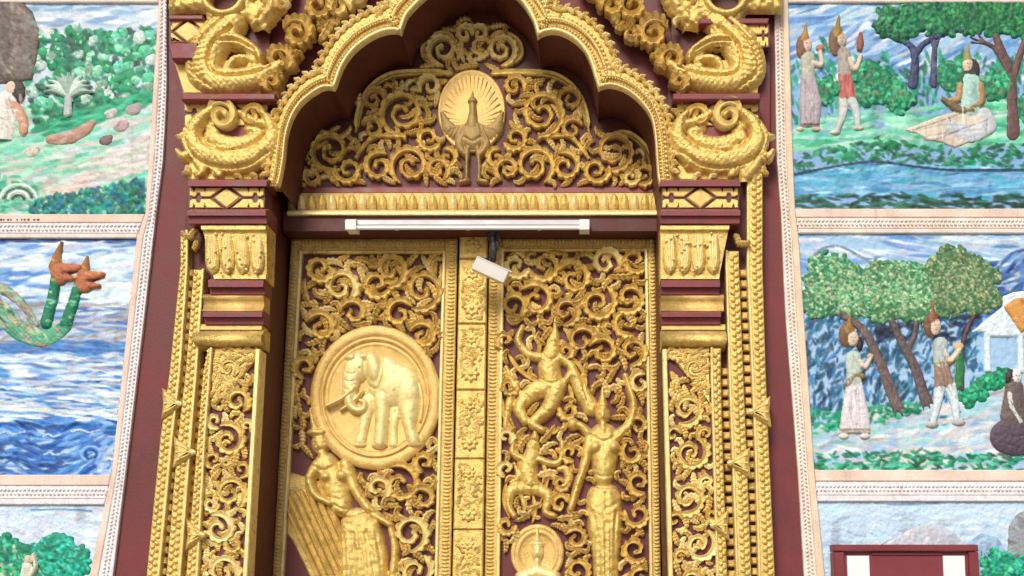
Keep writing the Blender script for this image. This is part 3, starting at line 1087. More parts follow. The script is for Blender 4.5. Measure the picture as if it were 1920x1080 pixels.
fc = Field(938, 810, 1075, 1000, 2.0)         # smaller dancer at the left
H = 0.044
fc.cap([(1004, 808), (1003, 822)], [4, 9], H)
fc.ell(1000, 838, 13, 16, H)
fc.cap([(998, 852), (990, 880), (996, 915)], [15, 19, 16], H * 1.1)
fc.cap([(982, 862), (962, 850), (965, 825)], [8, 7, 5], H * 0.9)
fc.cap([(1012, 862), (1035, 870), (1052, 862), (1054, 830)], [8, 7, 6, 5], H * 0.9)
fc.cap([(985, 915), (960, 920), (955, 950), (965, 968)], [14, 12, 8, 6], H)
fc.cap([(1005, 915), (1028, 930), (1024, 960), (1040, 968)], [14, 11, 8, 6], H)
fc.cap([(965, 870), (972, 895), (958, 905)], [4, 5, 4], H * 0.7)
fc.cap([(1048, 880), (1062, 880), (1066, 900), (1050, 920)], [5, 9, 8, 5], H * 0.7)
for xx in (975, 987, 1000, 1013):
    fc.groove([(xx, 905), (xx - 3, 935)], 1.6, 0.008)
fc.groove([(978, 908), (996, 914), (1014, 908)], 2, 0.010)
fc.groove([(993, 837), (997, 836)], 1.4, 0.010); fc.groove([(1003, 836), (1007, 837)], 1.4, 0.010); fc.groove([(996, 847), (1004, 847)], 1.4, 0.008); fc.rough(0.005, 60)
fc.mesh('carved_figure', PO, GOLD, door_r, label='small carved gold dancer above the haloed figure')

for S in [[(958, 826), (974, 866), (964, 906)], [(1016, 862), (1026, 900), (1014, 942)], [(1034, 884), (1044, 912), (1034, 944)], [(972, 918), (984, 950), (978, 978)], [(950, 905), (946, 940), (956, 972)], [(1000, 930), (1004, 958), (998, 982)]]:
    pts = smoothpath(S, 5)
    wv = np.interp(np.linspace(0, 1, len(pts)), [0, 0.2, 0.7, 1], [1.5, 4.2, 3.8, 1.2])
    ribbon('scarf', pts, wv, 0.030, PO, GOLD, door_r)
halo = disc('halo', 1008, 1038, 50, 55, [(1, -0.003), (1, 0.016), (0.96, 0.022), (0.86, 0.024), (0.82, 0.018), (0.78, 0.022), (0.70, 0.024), (0.66, 0.016), (0.6, 0.013), (0.001, 0.013)], PO, GOLDP, door_r, 64, True)
fd = Field(950, 985, 1070, 1300, 1.8)
H = 0.042
fd.cap([(1008, 990), (1008, 1006), (1008, 1014)], [2, 5, 10], H)
fd.ell(1008, 1022, 14, 10, H * 1.05)
fd.ell(1008, 1036, 13, 18, H * 1.1)
fd.cap([(1008, 1050), (1008, 1066)], [7, 9], H)
fd.cap([(980, 1082), (1008, 1072), (1038, 1082)], [14, 16, 14], H * 1.1, sm=False)
fd.poly([(966, 1080), (1050, 1080), (1046, 1140), (1066, 1200), (1064, 1230), (952, 1230), (952, 1200), (970, 1140)], H * 1.15, 20)
fd.groove([(1002, 1032), (1000, 1036)], 1.6, 0.008); fd.groove([(1014, 1032), (1016, 1036)], 1.6, 0.008)
fd.groove([(1004, 1047), (1008, 1048), (1012, 1047)], 1.4, 0.006)
fd.groove([(996, 1024), (1008, 1022), (1020, 1024)], 1.4, 0.006)
fd.ell(1008, 1038, 2.4, 6, H * 1.35)
fd.mesh('carved_figure', PO, GOLDL, door_r, label='carved gold sitting figure with a round halo')

regr = [(RFL(472) + 3, 472), (RFR(472) - 3, 472), (RFR(1120) - 3, 1120), (RFL(1120) + 3, 1120)]
orn = Ornament(regr, PO, 0.045, GOLD, door_r, mats=[GOLD, GOLD, GOLDD, GOLDL])
for f_ in (fa, fb, fc, fd):
    orn.block_field(f_)
orn.block(lambda X, Y: np.hypot((X - 1008) / 52, (Y - 1038) / 57) < 1.0)
for (cx, cy, r, a0, sg, tr) in [(968, 500, 20, 10, 1, 1.2), (1022, 500, 24, 160, -1, 1.3), (1075, 525, 27, 200, 1, 1.4), (1135, 495, 22, 20, -1, 1.3),
                                (1190, 490, 20, 40, 1, 1.2), (1005, 565, 26, 220, 1, 1.4), (962, 575, 20, 60, -1, 1.3), (1060, 585, 22, 100, -1, 1.3),
                                (1120, 570, 28, 300, 1, 1.5), (1180, 560, 24, 140, -1, 1.4), (1175, 605, 22, 60, 1, 1.3), (1090, 640, 22, 10, -1, 1.3),
                                (1130, 660, 22, 200, 1, 1.3), (1185, 660, 22, 100, -1, 1.3), (1200, 720, 16, 300, -1, 1.2),
                                (1195, 800, 18, 120, 1, 1.3), (1185, 850, 17, 240, -1, 1.2), (1198, 905, 18, 60, 1, 1.3), (1195, 965, 20, 200, -1, 1.3),
                                (1190, 1030, 20, 40, 1, 1.3), (1200, 1085, 17, 300, -1, 1.2), (1080, 1010, 17, 200, 1, 1.3), (1082, 1070, 20, 100, -1, 1.3),
                                (950, 985, 14, 0, 1, 1.2), (955, 725, 13, 0, 1, 1.2), (1066, 770, 14, 200, -1, 1.2), (950, 880, 12, 100, 1, 1.1), (1068, 850, 13, 60, 1, 1.1), (1050, 945, 14, 0, -1, 1.2), (948, 820, 12, 60, -1, 1.1), (1052, 905, 12, 0, 1, 1.1), (948, 640, 13, 100, 1, 1.1), (1060, 660, 11, 100, -1, 1.1)]:
    orn.scroll(cx, cy, r * 1.08, a0, tr * 0.92, sg, w=6.4, nleaf=7)
for f_ in (fa, fb, fc):
    orn.seed_field(f_, 160, orn.sc[0][2])
orn.fill(9000, (23, 10), 6.0, 0.03, 120)

# ------------------------------------------------------------------ centre mullion between the leaves
mul = thing('door_mullion', 877, BOT, -0.29, 'gold carved post standing between the two door leaves', 'door post')
ML = dl([(862, 430), (848, 1080), (831, BOT)]); MR = dl([(914, 430), (905, 1080), (893, BOT)])
prism('core', [(ML(436) + 4, 436), (MR(436) - 4, 436), (MR(1080) - 4, 1080), (MR(BOT) - 4, BOT), (ML(BOT) + 4, BOT), (ML(1080) + 4, 1080)], -0.33, -0.262, GOLDD, mul, bev=0)
seams = [438, 485, 607, 731, 860, 993, 1125, 1260, 1400, 1560, 1720, BOT]
for a, b_ in zip(seams[:-1], seams[1:]):
    blk = prism('panel', [(ML(a), a + 1), (MR(a), a + 1), (MR(b_), b_ - 1), (ML(b_), b_ - 1)], -0.31, -0.245, GOLD, mul, bev=2.2)
    if b_ > 1130:
        continue
    cx = (ML(b_) + MR(b_)) / 2
    if b_ - a > 80:
        relief_rosette('rosette', cx, b_ - 30, 15, -0.245, 0.010, GOLD, blk)
        relief_rosette('rosette', cx + 1, a + 26, 12, -0.245, 0.008, GOLD, blk)
        o2 = Ornament([(ML(a) + 5, a + 6), (MR(a) - 5, a + 6), (MR(b_) - 5, b_ - 6), (ML(b_) + 5, b_ - 6)], -0.245, 0.008, GOLD, blk, mats=[GOLD, GOLDD])
        o2.block(lambda X, Y: (np.hypot(X - cx, Y - b_ + 30) < 16) | (np.hypot(X - cx, Y - a - 26) < 13))
        o2.fill(700, (9, 6), 3.4, 0.1, 34)
    else:
        relief_rosette('rosette', cx, (a + b_) / 2, 14, -0.245, 0.010, GOLD, blk)

# ------------------------------------------------------------------ lintel of gold petals above the lamp
lint = thing('lintel', 886, 405, -0.2, 'gold lintel with a row of upright petals above the white tube lamp', 'lintel')
hmould('lip', 538, 1234, [(393, -0.17), (395, -0.138), (397, -0.132), (402, -0.132), (404, -0.138), (405, -0.149)], GOLDL, lint, back=-0.36)
hmould('red_fillet', 541, 1231, [(350, -0.235), (352, -0.225), (361, -0.222), (363, -0.235)], REDL, lint, back=-0.36)
hmould('ground_band', 541, 1231, [(362, -0.205), (392, -0.20)], GOLDD, lint, back=-0.36)
npt = 37
for i in range(npt):
    c = 546 + (1228 - 546) * i / (npt - 1); hw = 7.6
    poly = [(c - hw, 392), (c - hw, 376), (c - hw * 0.75, 368), (c, 361.5), (c + hw * 0.75, 368), (c + hw, 376), (c + hw, 392)]
    prism('petal', poly, -0.21, -0.178, [GOLD, GOLDL, GOLD][i % 3], lint, bev=1.8, dome=0.012, smooth=True)

# ------------------------------------------------------------------ tympanum
tym = thing('tympanum', 886, 356, -0.24, 'tympanum of gold scrollwork on dark red with a round peacock medallion', 'tympanum')
P_T = -0.235
prism('backing_board', [(500, 358), (500, 150), (600, 60), (740, -60), (886, -110), (1030, -60), (1170, 60), (1270, 150), (1270, 358)], -0.36, P_T, REDD, tym, bev=0)
pm = disc('medallion', 885, 211, 63, 77, [(1, -0.003), (1, 0.020), (0.97, 0.026), (0.92, 0.024), (0.88, 0.020), (0.3, 0.030), (0.001, 0.032)], P_T, GOLDP, tym, 72, True)
for k in range(25):                                     # fanned tail feathers
    a = math.radians(168 + k * 204 / 24)
    x0, y0 = 886 + 12 * math.cos(a), 232 + 14 * math.sin(a)
    x1, y1 = 886 + 57 * math.cos(a), 232 + 92 * math.sin(a) * (0.72 + 0.28 * abs(math.sin(a)))
    x1 = 885 + (x1 - 885); 
    rr = math.hypot((x1 - 885) / 60, (y1 - 211) / 74)
    if rr > 0.93:
        x1 = 885 + (x1 - 885) * 0.93 / rr; y1 = 211 + (y1 - 211) * 0.93 / rr
    pts = dens([(x0, y0), (x1, y1)], 8)
    n = len(pts)
    ribbon('feather', pts, np.linspace(1.5, 4.0, n), 0.0035, P_T + 0.0255, GOLDP, pm, prof=PROF5)
pk = Field(822, 170, 950, 352, 1.6)
H = 0.05
pk.ell(887, 256, 25, 32, H)
pk.cap([(886, 240), (888, 215), (887, 198)], [14, 9, 8], H * 1.0)
pk.ell(887, 194, 11, 9, H * 1.15)
pk.cap([(887, 186), (887, 176)], [4, 2], H * 0.8)
pk.cap([(868, 250), (862, 275), (872, 292)], [9, 10, 6], H * 0.8)
pk.cap([(906, 250), (912, 275), (902, 292)], [9, 10, 6], H * 0.8)
pk.cap([(878, 280), (876, 310), (876, 338)], [6, 4, 4], H * 0.7)
pk.cap([(896, 280), (899, 310), (899, 338)], [6, 4, 4], H * 0.7)
pk.cap([(864, 343), (878, 340)], [5, 5], H * 0.6); pk.cap([(898, 340), (912, 343)], [5, 5], H * 0.6)
for q in (1, -1):
    wx = lambda x: 886 + q * (x - 886)
    pk.cap([(wx(878), 246), (wx(858), 252), (wx(842), 242), (wx(830), 216)], [14, 19, 15, 5], H * 0.72)
    for k in range(4):
        pk.groove([(wx(872 - k * 8), 240 + k * 2), (wx(866 - k * 8), 254), (wx(860 - k * 7), 268 - k * 3)], 1.5, 0.009)
pk.groove([(878, 190), (887, 193), (896, 190)], 1.6, 0.01)
pk.groove([(872, 262), (887, 270), (902, 262)], 1.8, 0.008)
pk.mesh('peacock', P_T + 0.004, BRONZE, tym)

TREG = [(544, 352), (546, 305), (560, 275), (590, 248), (625, 238), (660, 236), (668, 200), (682, 170), (715, 142), (760, 131), (800, 130),
        (789, 108), (795, 75), (822, 58), (855, 47), (886, 40), (920, 47), (952, 58), (980, 78), (985, 108), (966, 130),
        (1010, 131), (1055, 142), (1088, 172), (1098, 210), (1108, 238), (1150, 238), (1185, 250), (1210, 275), (1224, 305), (1228, 352)]
cT = np.array([886.0, 250.0])
TREG = [tuple(cT + (np.array(q) - cT) * (1 + 9 / np.hypot(*(np.array(q) - cT)))) if q[1] < 345 else q for q in TREG]
orn = Ornament(TREG, P_T, 0.042, GOLD, tym, mats=[GOLD, GOLD, GOLDL, GOLDP])
orn.block(lambda X, Y: np.hypot((X - 885) / 66, (Y - 211) / 80) < 1.0)
orn.block_field(pk)
# rim that traces the lobed outline
half = [(548, 345), (552, 300), (572, 268), (602, 252), (640, 262)]
for S in (half, [(668, 250), (676, 205), (696, 168), (735, 143), (800, 138), (850, 140)], [(815, 122), (795, 105), (803, 78), (835, 66), (858, 84)]):
    for sg in (1, -1):
        pts = smoothpath([(x if sg > 0 else 1772 - x, y) for x, y in S], 6)
        wv = np.full(len(pts), 6.2); wv[:2] = 2; wv[-3:] = [4, 5.5, 3]
        o = ribbon('scroll', pts, wv, 0.028, P_T, GOLD, tym)
        orn.stamp(pts, wv); orn.note(pts, wv, o); orn.sc.append((pts[len(pts) // 2][0], pts[len(pts) // 2][1], o))
for (cx, cy, r, a0, sg, tr, stem) in [(757, 216, 38, 80, 1, 1.7, [(668, 300), (700, 262), (735, 258)]), (622, 286, 34, 60, 1, 1.6, None),
                                      (770, 313, 32, 120, 1, 1.6, None), (832, 97, 26, 90, 1, 1.5, None), (655, 322, 22, 200, -1, 1.4, None),
                                      (712, 315, 24, 300, -1, 1.4, None), (702, 190, 20, 30, -1, 1.3, None), (700, 245, 18, 200, 1, 1.2, None),
                                      (820, 320, 20, 60, -1, 1.3, None), (840, 300, 16, 250, 1, 1.2, None), (566, 330, 18, 60, 1, 1.3, None),
                                      (808, 165, 18, 150, 1, 1.2, None), (805, 262, 20, 20, 1, 1.3, None), (872, 68, 14, 0, -1, 1.2, None), (590, 335, 14, 240, -1, 1.2, None)]:
    orn.scroll(cx, cy, r, a0, tr, sg, w=5.6, nleaf=6, stem=stem)
    orn.scroll(1772 - cx, cy, r, 180 - a0, tr, -sg, w=5.6, nleaf=6, stem=[(1772 - x, y) for x, y in stem] if stem else None)
orn.fill(8000, (21, 8), 5.2, 0.04, 85)

# ------------------------------------------------------------------ cusped arch
arch = thing('arch', 886, 350, 0.0, 'cusped gold arch with beaded bands framing the tympanum', 'arch')
# soffit: the dark red inner side of the arch
AI = np.array(ARCH_IN, float)


def cuspy(pts, cusps, n=4):
    """smooth between cusps only"""
    out = []; cur = []
    for q in pts:
        cur.append(q)
        if any(abs(q[0] - c[0]) < 0.1 and abs(q[1] - c[1]) < 0.1 for c in cusps):
            out.append(smoothpath(cur, n)); cur = [q]
    out.append(smoothpath(cur, n))
    r = list(out[0])
    for o in out[1:]:
        r += list(o[1:])
    return np.array(r)


CUSP = [(628, 170), (753, 67), (1008, 74), (1122, 171)]
AP = cuspy(ARCH_IN, CUSP, 3)
pr = 0.12
XA, ZA = U(AP[:, 0], AP[:, 1], pr)
n = len(AP)
V = np.vstack([np.c_[XA, np.full(n, -0.11), ZA], np.c_[XA, np.full(n, 0.36), ZA]])
F = [(i, i + 1, n + i + 1, n + i) for i in range(n - 1)]
mk('soffit', V, F, REDD, arch, False)
# the gold band, built as stepped mouldings that follow the lobes
sgn = -1   # travelling left to right over the top, the outside lies to the left
wid = np.interp(np.arange(n), [0, n * 0.08, n * 0.16, n * 0.3, n * 0.7, n * 0.84, n * 0.92, n - 1], [0.5, 0.55, 0.75, 1, 1, 0.75, 0.55, 0.5])


def arch_band(name, o0, o1, prof, mat, path=None, smooth=True):
    """prof: (fraction across, depth)"""
    P = AP
    T = np.gradient(P, axis=0)
    # smooth the normals a little so that the cusps mitre
    T = T / (np.hypot(T[:, 0], T[:, 1])[:, None] + 1e-9)
    N = np.c_[T[:, 1], -T[:, 0]]
    Vv = []
    for k, (fr, p) in enumerate(prof):
        o = (o0 + (o1 - o0) * fr) * wid
        # cusps soften outwards
        Pk = P + N * o[:, None]
        q = int(min(5, (o0 + (o1 - o0) * fr) / 12))
        for _ in range(q * 2):
            Pk[1:-1] = (Pk[:-2] + 2 * Pk[1:-1] + Pk[2:]) / 4
        X, Z = U(Pk[:, 0], Pk[:, 1], pr)
        Vv.append(np.c_[X, np.full(n, -p), Z])
    m_ = len(prof)
    Fv = [(k * n + i, k * n + i + 1, (k + 1) * n + i + 1, (k + 1) * n + i) for k in range(m_ - 1) for i in range(n - 1)]
    Fv.append(tuple(k * n for k in range(m_))); Fv.append(tuple(k * n + n - 1 for k in reversed(range(m_))))
    return mk(name, np.vstack(Vv), Fv, mat, arch, smooth)


def arch_pts(o):
    T = np.gradient(AP, axis=0); T = T / (np.hypot(T[:, 0], T[:, 1])[:, None] + 1e-9)
    N = np.c_[T[:, 1], -T[:, 0]]
    Pk = AP + N * (o * wid)[:, None]
    for _ in range(int(min(5, o / 12)) * 2):
        Pk[1:-1] = (Pk[:-2] + 2 * Pk[1:-1] + Pk[2:]) / 4
    return Pk


def resample(P, step):
    P = np.asarray(P, float)
    d = np.r_[0, np.cumsum(np.hypot(*np.diff(P, axis=0).T))]
    s_ = np.arange(0, d[-1], step)
    return np.c_[np.interp(s_, d, P[:, 0]), np.interp(s_, d, P[:, 1])]


arch_band('edge_roll', 0, 8, [(0, 0.108), (0, 0.14), (0.2, 0.152), (0.6, 0.155), (0.95, 0.148), (1, 0.12)], GOLDL)  # bright inner edge: highlight put into the paler gold
arch_band('bead_ground', 7.5, 23, [(0, 0.05), (0, 0.125), (1, 0.128), (1, 0.05)], GOLDD, smooth=False)
arch_band('ridge', 22.5, 31, [(0, 0.05), (0, 0.140), (0.3, 0.150), (0.7, 0.150), (1, 0.138), (1, 0.05)], GOLD)
arch_band('outer_ground', 30.5, 62, [(0, 0.03), (0, 0.128), (0.6, 0.115), (1, 0.09), (1, 0.0)], GOLD, smooth=False)
bx = []
for q in resample(arch_pts(15), 6.6):
    bx.append((q[0], q[1], 2.6, 2.6, 0.010, 0.7))
bag('bead_row', GOLD, arch, bx, 0.1255)
bx = []
for q in resample(arch_pts(27), 5.2):
    bx.append((q[0], q[1], 1.4, 1.4, 0.006, 0.7))
bag('bead_row', GOLDL, arch, bx, 0.1495)
# leaves along the outer edge of the arch
op = arch_pts(47)
lp_ = resample(op, 17)
for i in range(1, len(lp_) - 1):
    t = lp_[i + 1] - lp_[i - 1]
    ang = math.atan2(-t[0], t[1])
    ang = math.atan2(t[1], t[0]) - math.pi / 2
    for sg, da in ((1, 0.65), (-1, -0.2)):
        P_, W_ = comma(lp_[i][0], lp_[i][1], ang + da * sg * (1 if lp_[i][0] < 886 else -1), 11, sg * 0.55 * (1 if lp_[i][0] < 886 else -1), 5.2)
        ribbon('leaf', P_, W_, 0.022, 0.112, random.choice([GOLD, GOLDD, GOLDL]), arch, prof=PROF5)
inner_l = resample(arch_pts(36), 9)
bx = [(q[0], q[1], 3.4, 3.0, 0.010, 0.4) for q in inner_l]
bag('bud_row', GOLDL, arch, bx, 0.126)

# ------------------------------------------------------------------ openwork gable: scrolls that climb outside the arch
def gable(sd, label):
    fxm = (lambda x: x) if sd < 0 else (lambda x: 1786 - x)
    G = thing('gable_openwork', fxm(540), 190, 0.06, label, 'carving')
    # outer rail of pale gold along the red gap
    rail = [(fxm(x), y) for x, y in [(505, 175), (516, 130), (540, 84), (566, 40), (590, -5), (618, -60)]]
    sweep('rail', smoothpath(rail, 5), [(-9, 0.0), (-9, 0.07), (-6, 0.085), (6, 0.085), (9, 0.07), (9, 0.0)], GOLDP, G, ref=0.13)
    region = [(fxm(x), y) for x, y in [(505, 185), (516, 130), (540, 84), (566, 40), (590, -5), (620, -60), (720, -60), (672, 15), (640, 50), (606, 78), (556, 122), (528, 165)]]
    O = Ornament(region, 0.075, 0.075, GOLD, G, mats=[GOLD, GOLDD, GOLDL])
    for (cx, cy, r, a0, sg, tr) in [(562, 70, 24, 200, 1, 1.5), (528, 118, 20, 60, -1, 1.4), (600, 18, 24, 240, 1, 1.4), (640, 20, 18, 20, -1, 1.3), (515, 160, 13, 100, 1, 1.2), (650, -30, 24, 100, 1, 1.4)]:
        O.scroll(fxm(cx), cy, r, a0 if sd < 0 else 180 - a0, tr, sg if sd < 0 else -sg, w=9.0, nleaf=5)
    O.fill(3000, (26, 13), 9.5, 0.2, 40)
    return G


gable(-1, 'gold openwork scrolls climbing the outside of the arch on the left')
gable(1, 'gold openwork scrolls climbing the outside of the arch on the right')

# ------------------------------------------------------------------ pilasters
def xr_(pts, sd):
    """horizontal mirror of the left-hand measure onto the right pilaster"""
    return pts


def pilaster(sd):
    left = sd < 0
    lab = ('tall gold and red pilaster with dragon coils on the left of the doorway' if left
           else 'tall gold and red pilaster with dragon coils on the right of the doorway')
    T = thing('pilaster', 400 if left else 1330, BOT, 0.0, lab, 'pilaster')
    if left:
        IN = interp_y([(508, -60), (508, 300), (500, 345), (498, 440), (490, 640), (465, 1080), (419, BOT)])
        mxy = lambda x, y: (x, y)
    else:
        IN = interp_y([(1262, -60), (1244, 300), (1237, 345), (1238, 440), (1240, 640), (1252, 1080), (1274, BOT)])
        mxy = lambda x, y: (1784 - x - (12 if y > 330 else 4) * 0, y)

    def span(xl, xr):
        """outer px, inner px for this side"""
        return (xl, xr) if left else (xr, xl)

    io = 3 * (1 if left else -1)
    inn = lambda y: IN(y) - (0.8 if left else -0.8)
    # outline of the body behind everything
    OUTL = [(315, -70), (315, 80), (322, 112), (342, 178), (350, 262), (350, 345), (346, 400), (338, 497), (317, 700), (300, 820), (274, 1080), (182, BOT)]
    OUTR = [(1447, -70), (1440, 0), (1428, 100), (1424, 180), (1424, 250), (1400, 290), (1395, 300), (1424, 300), (1418, 345), (1412, 400), (1418, 480), (1432, 590), (1441, 760), (1446, 900), (1453, 1080), (1487, BOT)]
    OUT = interp_y(OUTL if left else [q for q in OUTR if q[1] not in (290, 300)])
    ys = [-70, 0, 80, 112, 178, 262, 345, 400, 497, 600, 700, 820, 950, 1080, 1400, BOT]
    prism('core', [(OUT(y) + (2 if left else -2), y) for y in ys] + [(inn(y) + (-2 if left else 2), y) for y in reversed(ys)], -0.001, 0.045, REDD, T, bev=0, strip=True)

    # ---- outer border bands, running up the side of the shaft
    if left:
        A = [interp_y([(338, 497), (317, 700), (300, 820), (274, 1080), (193, BOT)]), interp_y([(353, 497), (339, 700), (325, 820), (300, 1080), (222, BOT)])]
        B = [interp_y([(363, 497), (347, 700), (333, 820), (311, 1080), (242, BOT)]), interp_y([(384, 497), (370, 700), (360, 820), (340, 1080), (278, BOT)])]
        Cc = [interp_y([(392, 640), (380, 700), (370, 820), (348, 1080), (283, BOT)]), interp_y([(400, 640), (392, 740), (386, 820), (372, 1080), (320, BOT)])]
    else:
        A = [interp_y([(1430, 497), (1436, 700), (1441, 820), (1453, 1080), (1480, BOT)]), interp_y([(1400, 497), (1409, 700), (1414, 820), (1422, 1080), (1449, BOT)])]
        B = [interp_y([(1386, 497), (1394, 700), (1399, 820), (1409, 1080), (1442, BOT)]), interp_y([(1360, 497), (1366, 700), (1371, 820), (1380, 1080), (1412, BOT)])]
        Cc = [interp_y([(1352, 640), (1352, 700), (1355, 820), (1364, 1080), (1396, BOT)]), interp_y([(1332, 640), (1333, 740), (1336, 820), (1343, 1080), (1372, BOT)])]
    k_in = 1 if left else -1
    for nm, (fo, fi), y0, pz in (('outer_band', A, 300 if not left else 432, 0.10), ('middle_band', B, 470 if not left else 505, 0.115), ('inner_band', Cc, 652, 0.13)):
        yy = [y for y in (y0, 380, 440, 497, 600, 700, 820, 950, 1080, 1400, BOT) if y >= y0]
        if nm == 'outer_band' and left:
            pass
        b = prism(nm, [(fo(y), y) for y in yy] + [(fi(y), y) for y in reversed(yy)], 0.0, pz, GOLD, T, bev=2, strip=True)
        sweep('fillet', [(fi(y) - k_in * 2.2, y) for y in yy], [(-2.2, pz - 0.03), (-2.2, pz + 0.006), (-1, pz + 0.009), (1, pz + 0.009), (2.2, pz + 0.006), (2.2, pz - 0.03)], GOLDL, b, ref=pz)
        # running leaf ornament on the band
        bx = []
        y = y0 + 8
        i = 0
        while y < 1110:
            w_ = abs(fi(y) - fo(y))
            c = fo(y) + k_in * w_ * (0.40 + 0.14 * (1 if i % 2 else -1))
            bx.append((c, y, w_ * 0.20, 4.6, 0.008, 0.5 if i % 2 else -0.5)); y += 6.5; i += 1
        bag('leaf_row', GOLD, b, bx, pz)
    # ---- studs in the red grooves between the bands
    for (f1, f2, y0) in ((A[1], B[0], 505), (B[1], Cc[0], 690)):
        y = y0
        while y < 1110:
            xa, xb = f1(y) + k_in * 1.0, f2(y) - k_in * 1.0
            xa2, xb2 = f1(y + 9) + k_in * 1.0, f2(y + 9) - k_in * 1.0
            prism('stud', [(xa, y), (xb, y), (xb2, y + 13), (xa2, y + 13)], 0.04, 0.082, GOLDD, T, bev=2.4)
            y += 20.0
    # ---- clasps: bow-tie leaves tied round the bands
    cl = [(318, 757, 17, A, 0.118), (346, 848, 17, B, 0.133), (375, 1003, 18, Cc, 0.147)] if left else [(1428, 772, 17, A, 0.118), (1386, 868, 17, B, 0.133), (1347, 985, 18, Cc, 0.147)]
    for (cx, cy, hw, bnd, pz) in cl:
        xo, xi = bnd[0](cy), bnd[1](cy)
        o_ = xo - k_in * 6
        i_ = xi + k_in * 6
        c1 = prism('clasp', [(o_, cy - 30), (i_, cy - 3), (i_ + k_in * 1, cy + 3), (o_ - k_in * 2, cy + 29), (o_ + k_in * 2, cy)], 0.02, pz, GOLD, T, bev=3, dome=0.008)
        ribbon('knot', [(i_ - k_in * 8, cy - 2), (i_ - k_in * 2, cy), (i_ + k_in * 3, cy + 1)], [3, 6, 3], 0.014, pz, GOLDL, c1, prof=PROF5)
        for kk in (-1, 0, 1):
            ribbon('vein', [(o_ + k_in * 5, cy + kk * 16), (i_ - k_in * 8, cy + kk * 3)], [2.5, 1.5], 0.006, pz + 0.004, GOLD, c1, prof=PROF5)

    # ---- scroll panel of the shaft
    PIN = lambda y: inn(y) - k_in * 0
    PL = lambda y: Cc[1](y)
    ysp = [655, 740, 820, 950, 1080, 1400, BOT]
    pan = prism('scroll_panel', [(PL(y) + k_in * 1, y) for y in ysp] + [(PIN(y) - k_in * 2, y) for y in reversed(ysp)], 0.03, 0.098, REDP, T, bev=0, strip=True)
    sweep('inner_fillet', [(PIN(y) - k_in * 5, y) for y in ysp], [(-4.5, 0.03), (-4.5, 0.125), (-3, 0.13), (3, 0.13), (4.5, 0.125), (4.5, 0.03)], GOLDL, T, ref=0.128)
    a_, b_ = (lambda y: PL(y) + k_in * 2), (lambda y: PIN(y) - k_in * 11)
    yr = [735, 820, 950, 1080, 1125]
    if left:
        region = [(a_(y), y) for y in yr] + [(b_(y), y) for y in reversed(yr)] + [(b_(690), 690)]
        SC_ = [(446, 752, 19, 60), (430, 826, 26, 240), (433, 925, 26, 60), (412, 992, 24, 240), (420, 1072, 26, 60), (402, 862, 13, 100), (455, 880, 13, 100), (398, 945, 12, 0), (440, 1020, 13, 200), (405, 790, 12, 60), (470 - 6, 800, 10, 60)]
    else:
        region = [(a_(y), y) for y in yr] + [(b_(y), y) for y in reversed(yr)] + [(b_(690), 690)]
        SC_ = [(1287, 768, 25, 120), (1294, 850, 27, -60), (1289, 934, 26, 120), (1311, 1022, 26, -60), (1295, 1090, 20, 120), (1322, 815, 13, 100), (1262, 815, 12, 0), (1325, 905, 13, 100), (1265, 975, 12, 0), (1335, 965, 11, 0), (1275, 1045, 13, 0)]
    O = Ornament(region, 0.098, 0.026, GOLD, T, mats=[GOLD, GOLD, GOLDL])
    for k, (cx, cy, r, a0) in enumerate(SC_):
        O.scroll(cx, cy, r * 1.05, a0, 1.35 if r > 15 else 1.0, 1 if k % 2 else -1, w=6.6 if r > 15 else 5.4, nleaf=6)
    O.fill(5000, (18, 8), 6.2, 0.05, 55)
    # spandrel of flat leaves at the head of the panel
    if left:
        sp = [(PL(655) + 2, 652), (487, 652), (484, 668), (452, 708), (424, 736), (408, 756), (PL(760) + 3, 762)]
    else:
        sp = [(PL(655) - 2, 652), (1245, 652), (1247, 676), (1262, 672), (1290, 706), (1314, 736), (1328, 756), (PL(760) - 3, 762)]
    spo = prism('spandrel', sp, 0.06, 0.116, GOLD, T, bev=2.5)
    O2 = Ornament(sp, 0.116, 0.010, GOLD, spo, mats=[GOLD, GOLDD])
    cxs = (428, 690) if left else (1302, 690)
    O2.scroll(cxs[0], cxs[1], 16, 60, 1.3, sd, w=4.5, nleaf=4)
    O2.fill(900, (11, 7), 4.0, 0.15, 60)

    # ---- base mouldings of the capital, from the torus upwards
    def hm(name, xl, xr, prof, mat, sm=False, lift=0.0):
        x0, x1 = (xl, inn) if left else (inn, xr)
        return hmould(name, x0 if left else x0, x1 if left else x1, [(y, p + lift) for y, p in prof], mat, T, smooth=sm, back=0.02)

    XO = (lambda l, r: (l, None) if left else (None, r))
    hm('torus', 362, 1363, [(618, 0.100), (622, 0.125), (628, 0.150), (636, 0.160), (643, 0.152), (648, 0.130), (651, 0.11), (655, 0.10)], GOLD, True)
    hm('torus_seat', 368, 1360, [(608, 0.11), (613, 0.118), (618, 0.119)], GOLDP)
    hm('red_fascia', 380, 1352, [(583, 0.12), (586, 0.150), (594, 0.150), (594.6, 0.128), (608, 0.124)], REDL)
    hm('scotia', 378, 1358, [(552, 0.115), (556, 0.135), (562, 0.118), (572, 0.112), (580, 0.125), (583, 0.140)], GOLDP, True)
    hm('red_fascia', 390, 1350, [(523, 0.13), (526, 0.160), (538, 0.160), (538.6, 0.135), (552, 0.132)], REDL)
    cap_ = hm('capital_block', (lambda y: np.interp(y, [423, 523], [376, 396])), (lambda y: np.interp(y, [423, 523], [1368, 1350])),
              [(421, 0.165), (424, 0.19), (430, 0.193), (434, 0.175), (512, 0.148), (516, 0.158), (523, 0.158)], GOLD)
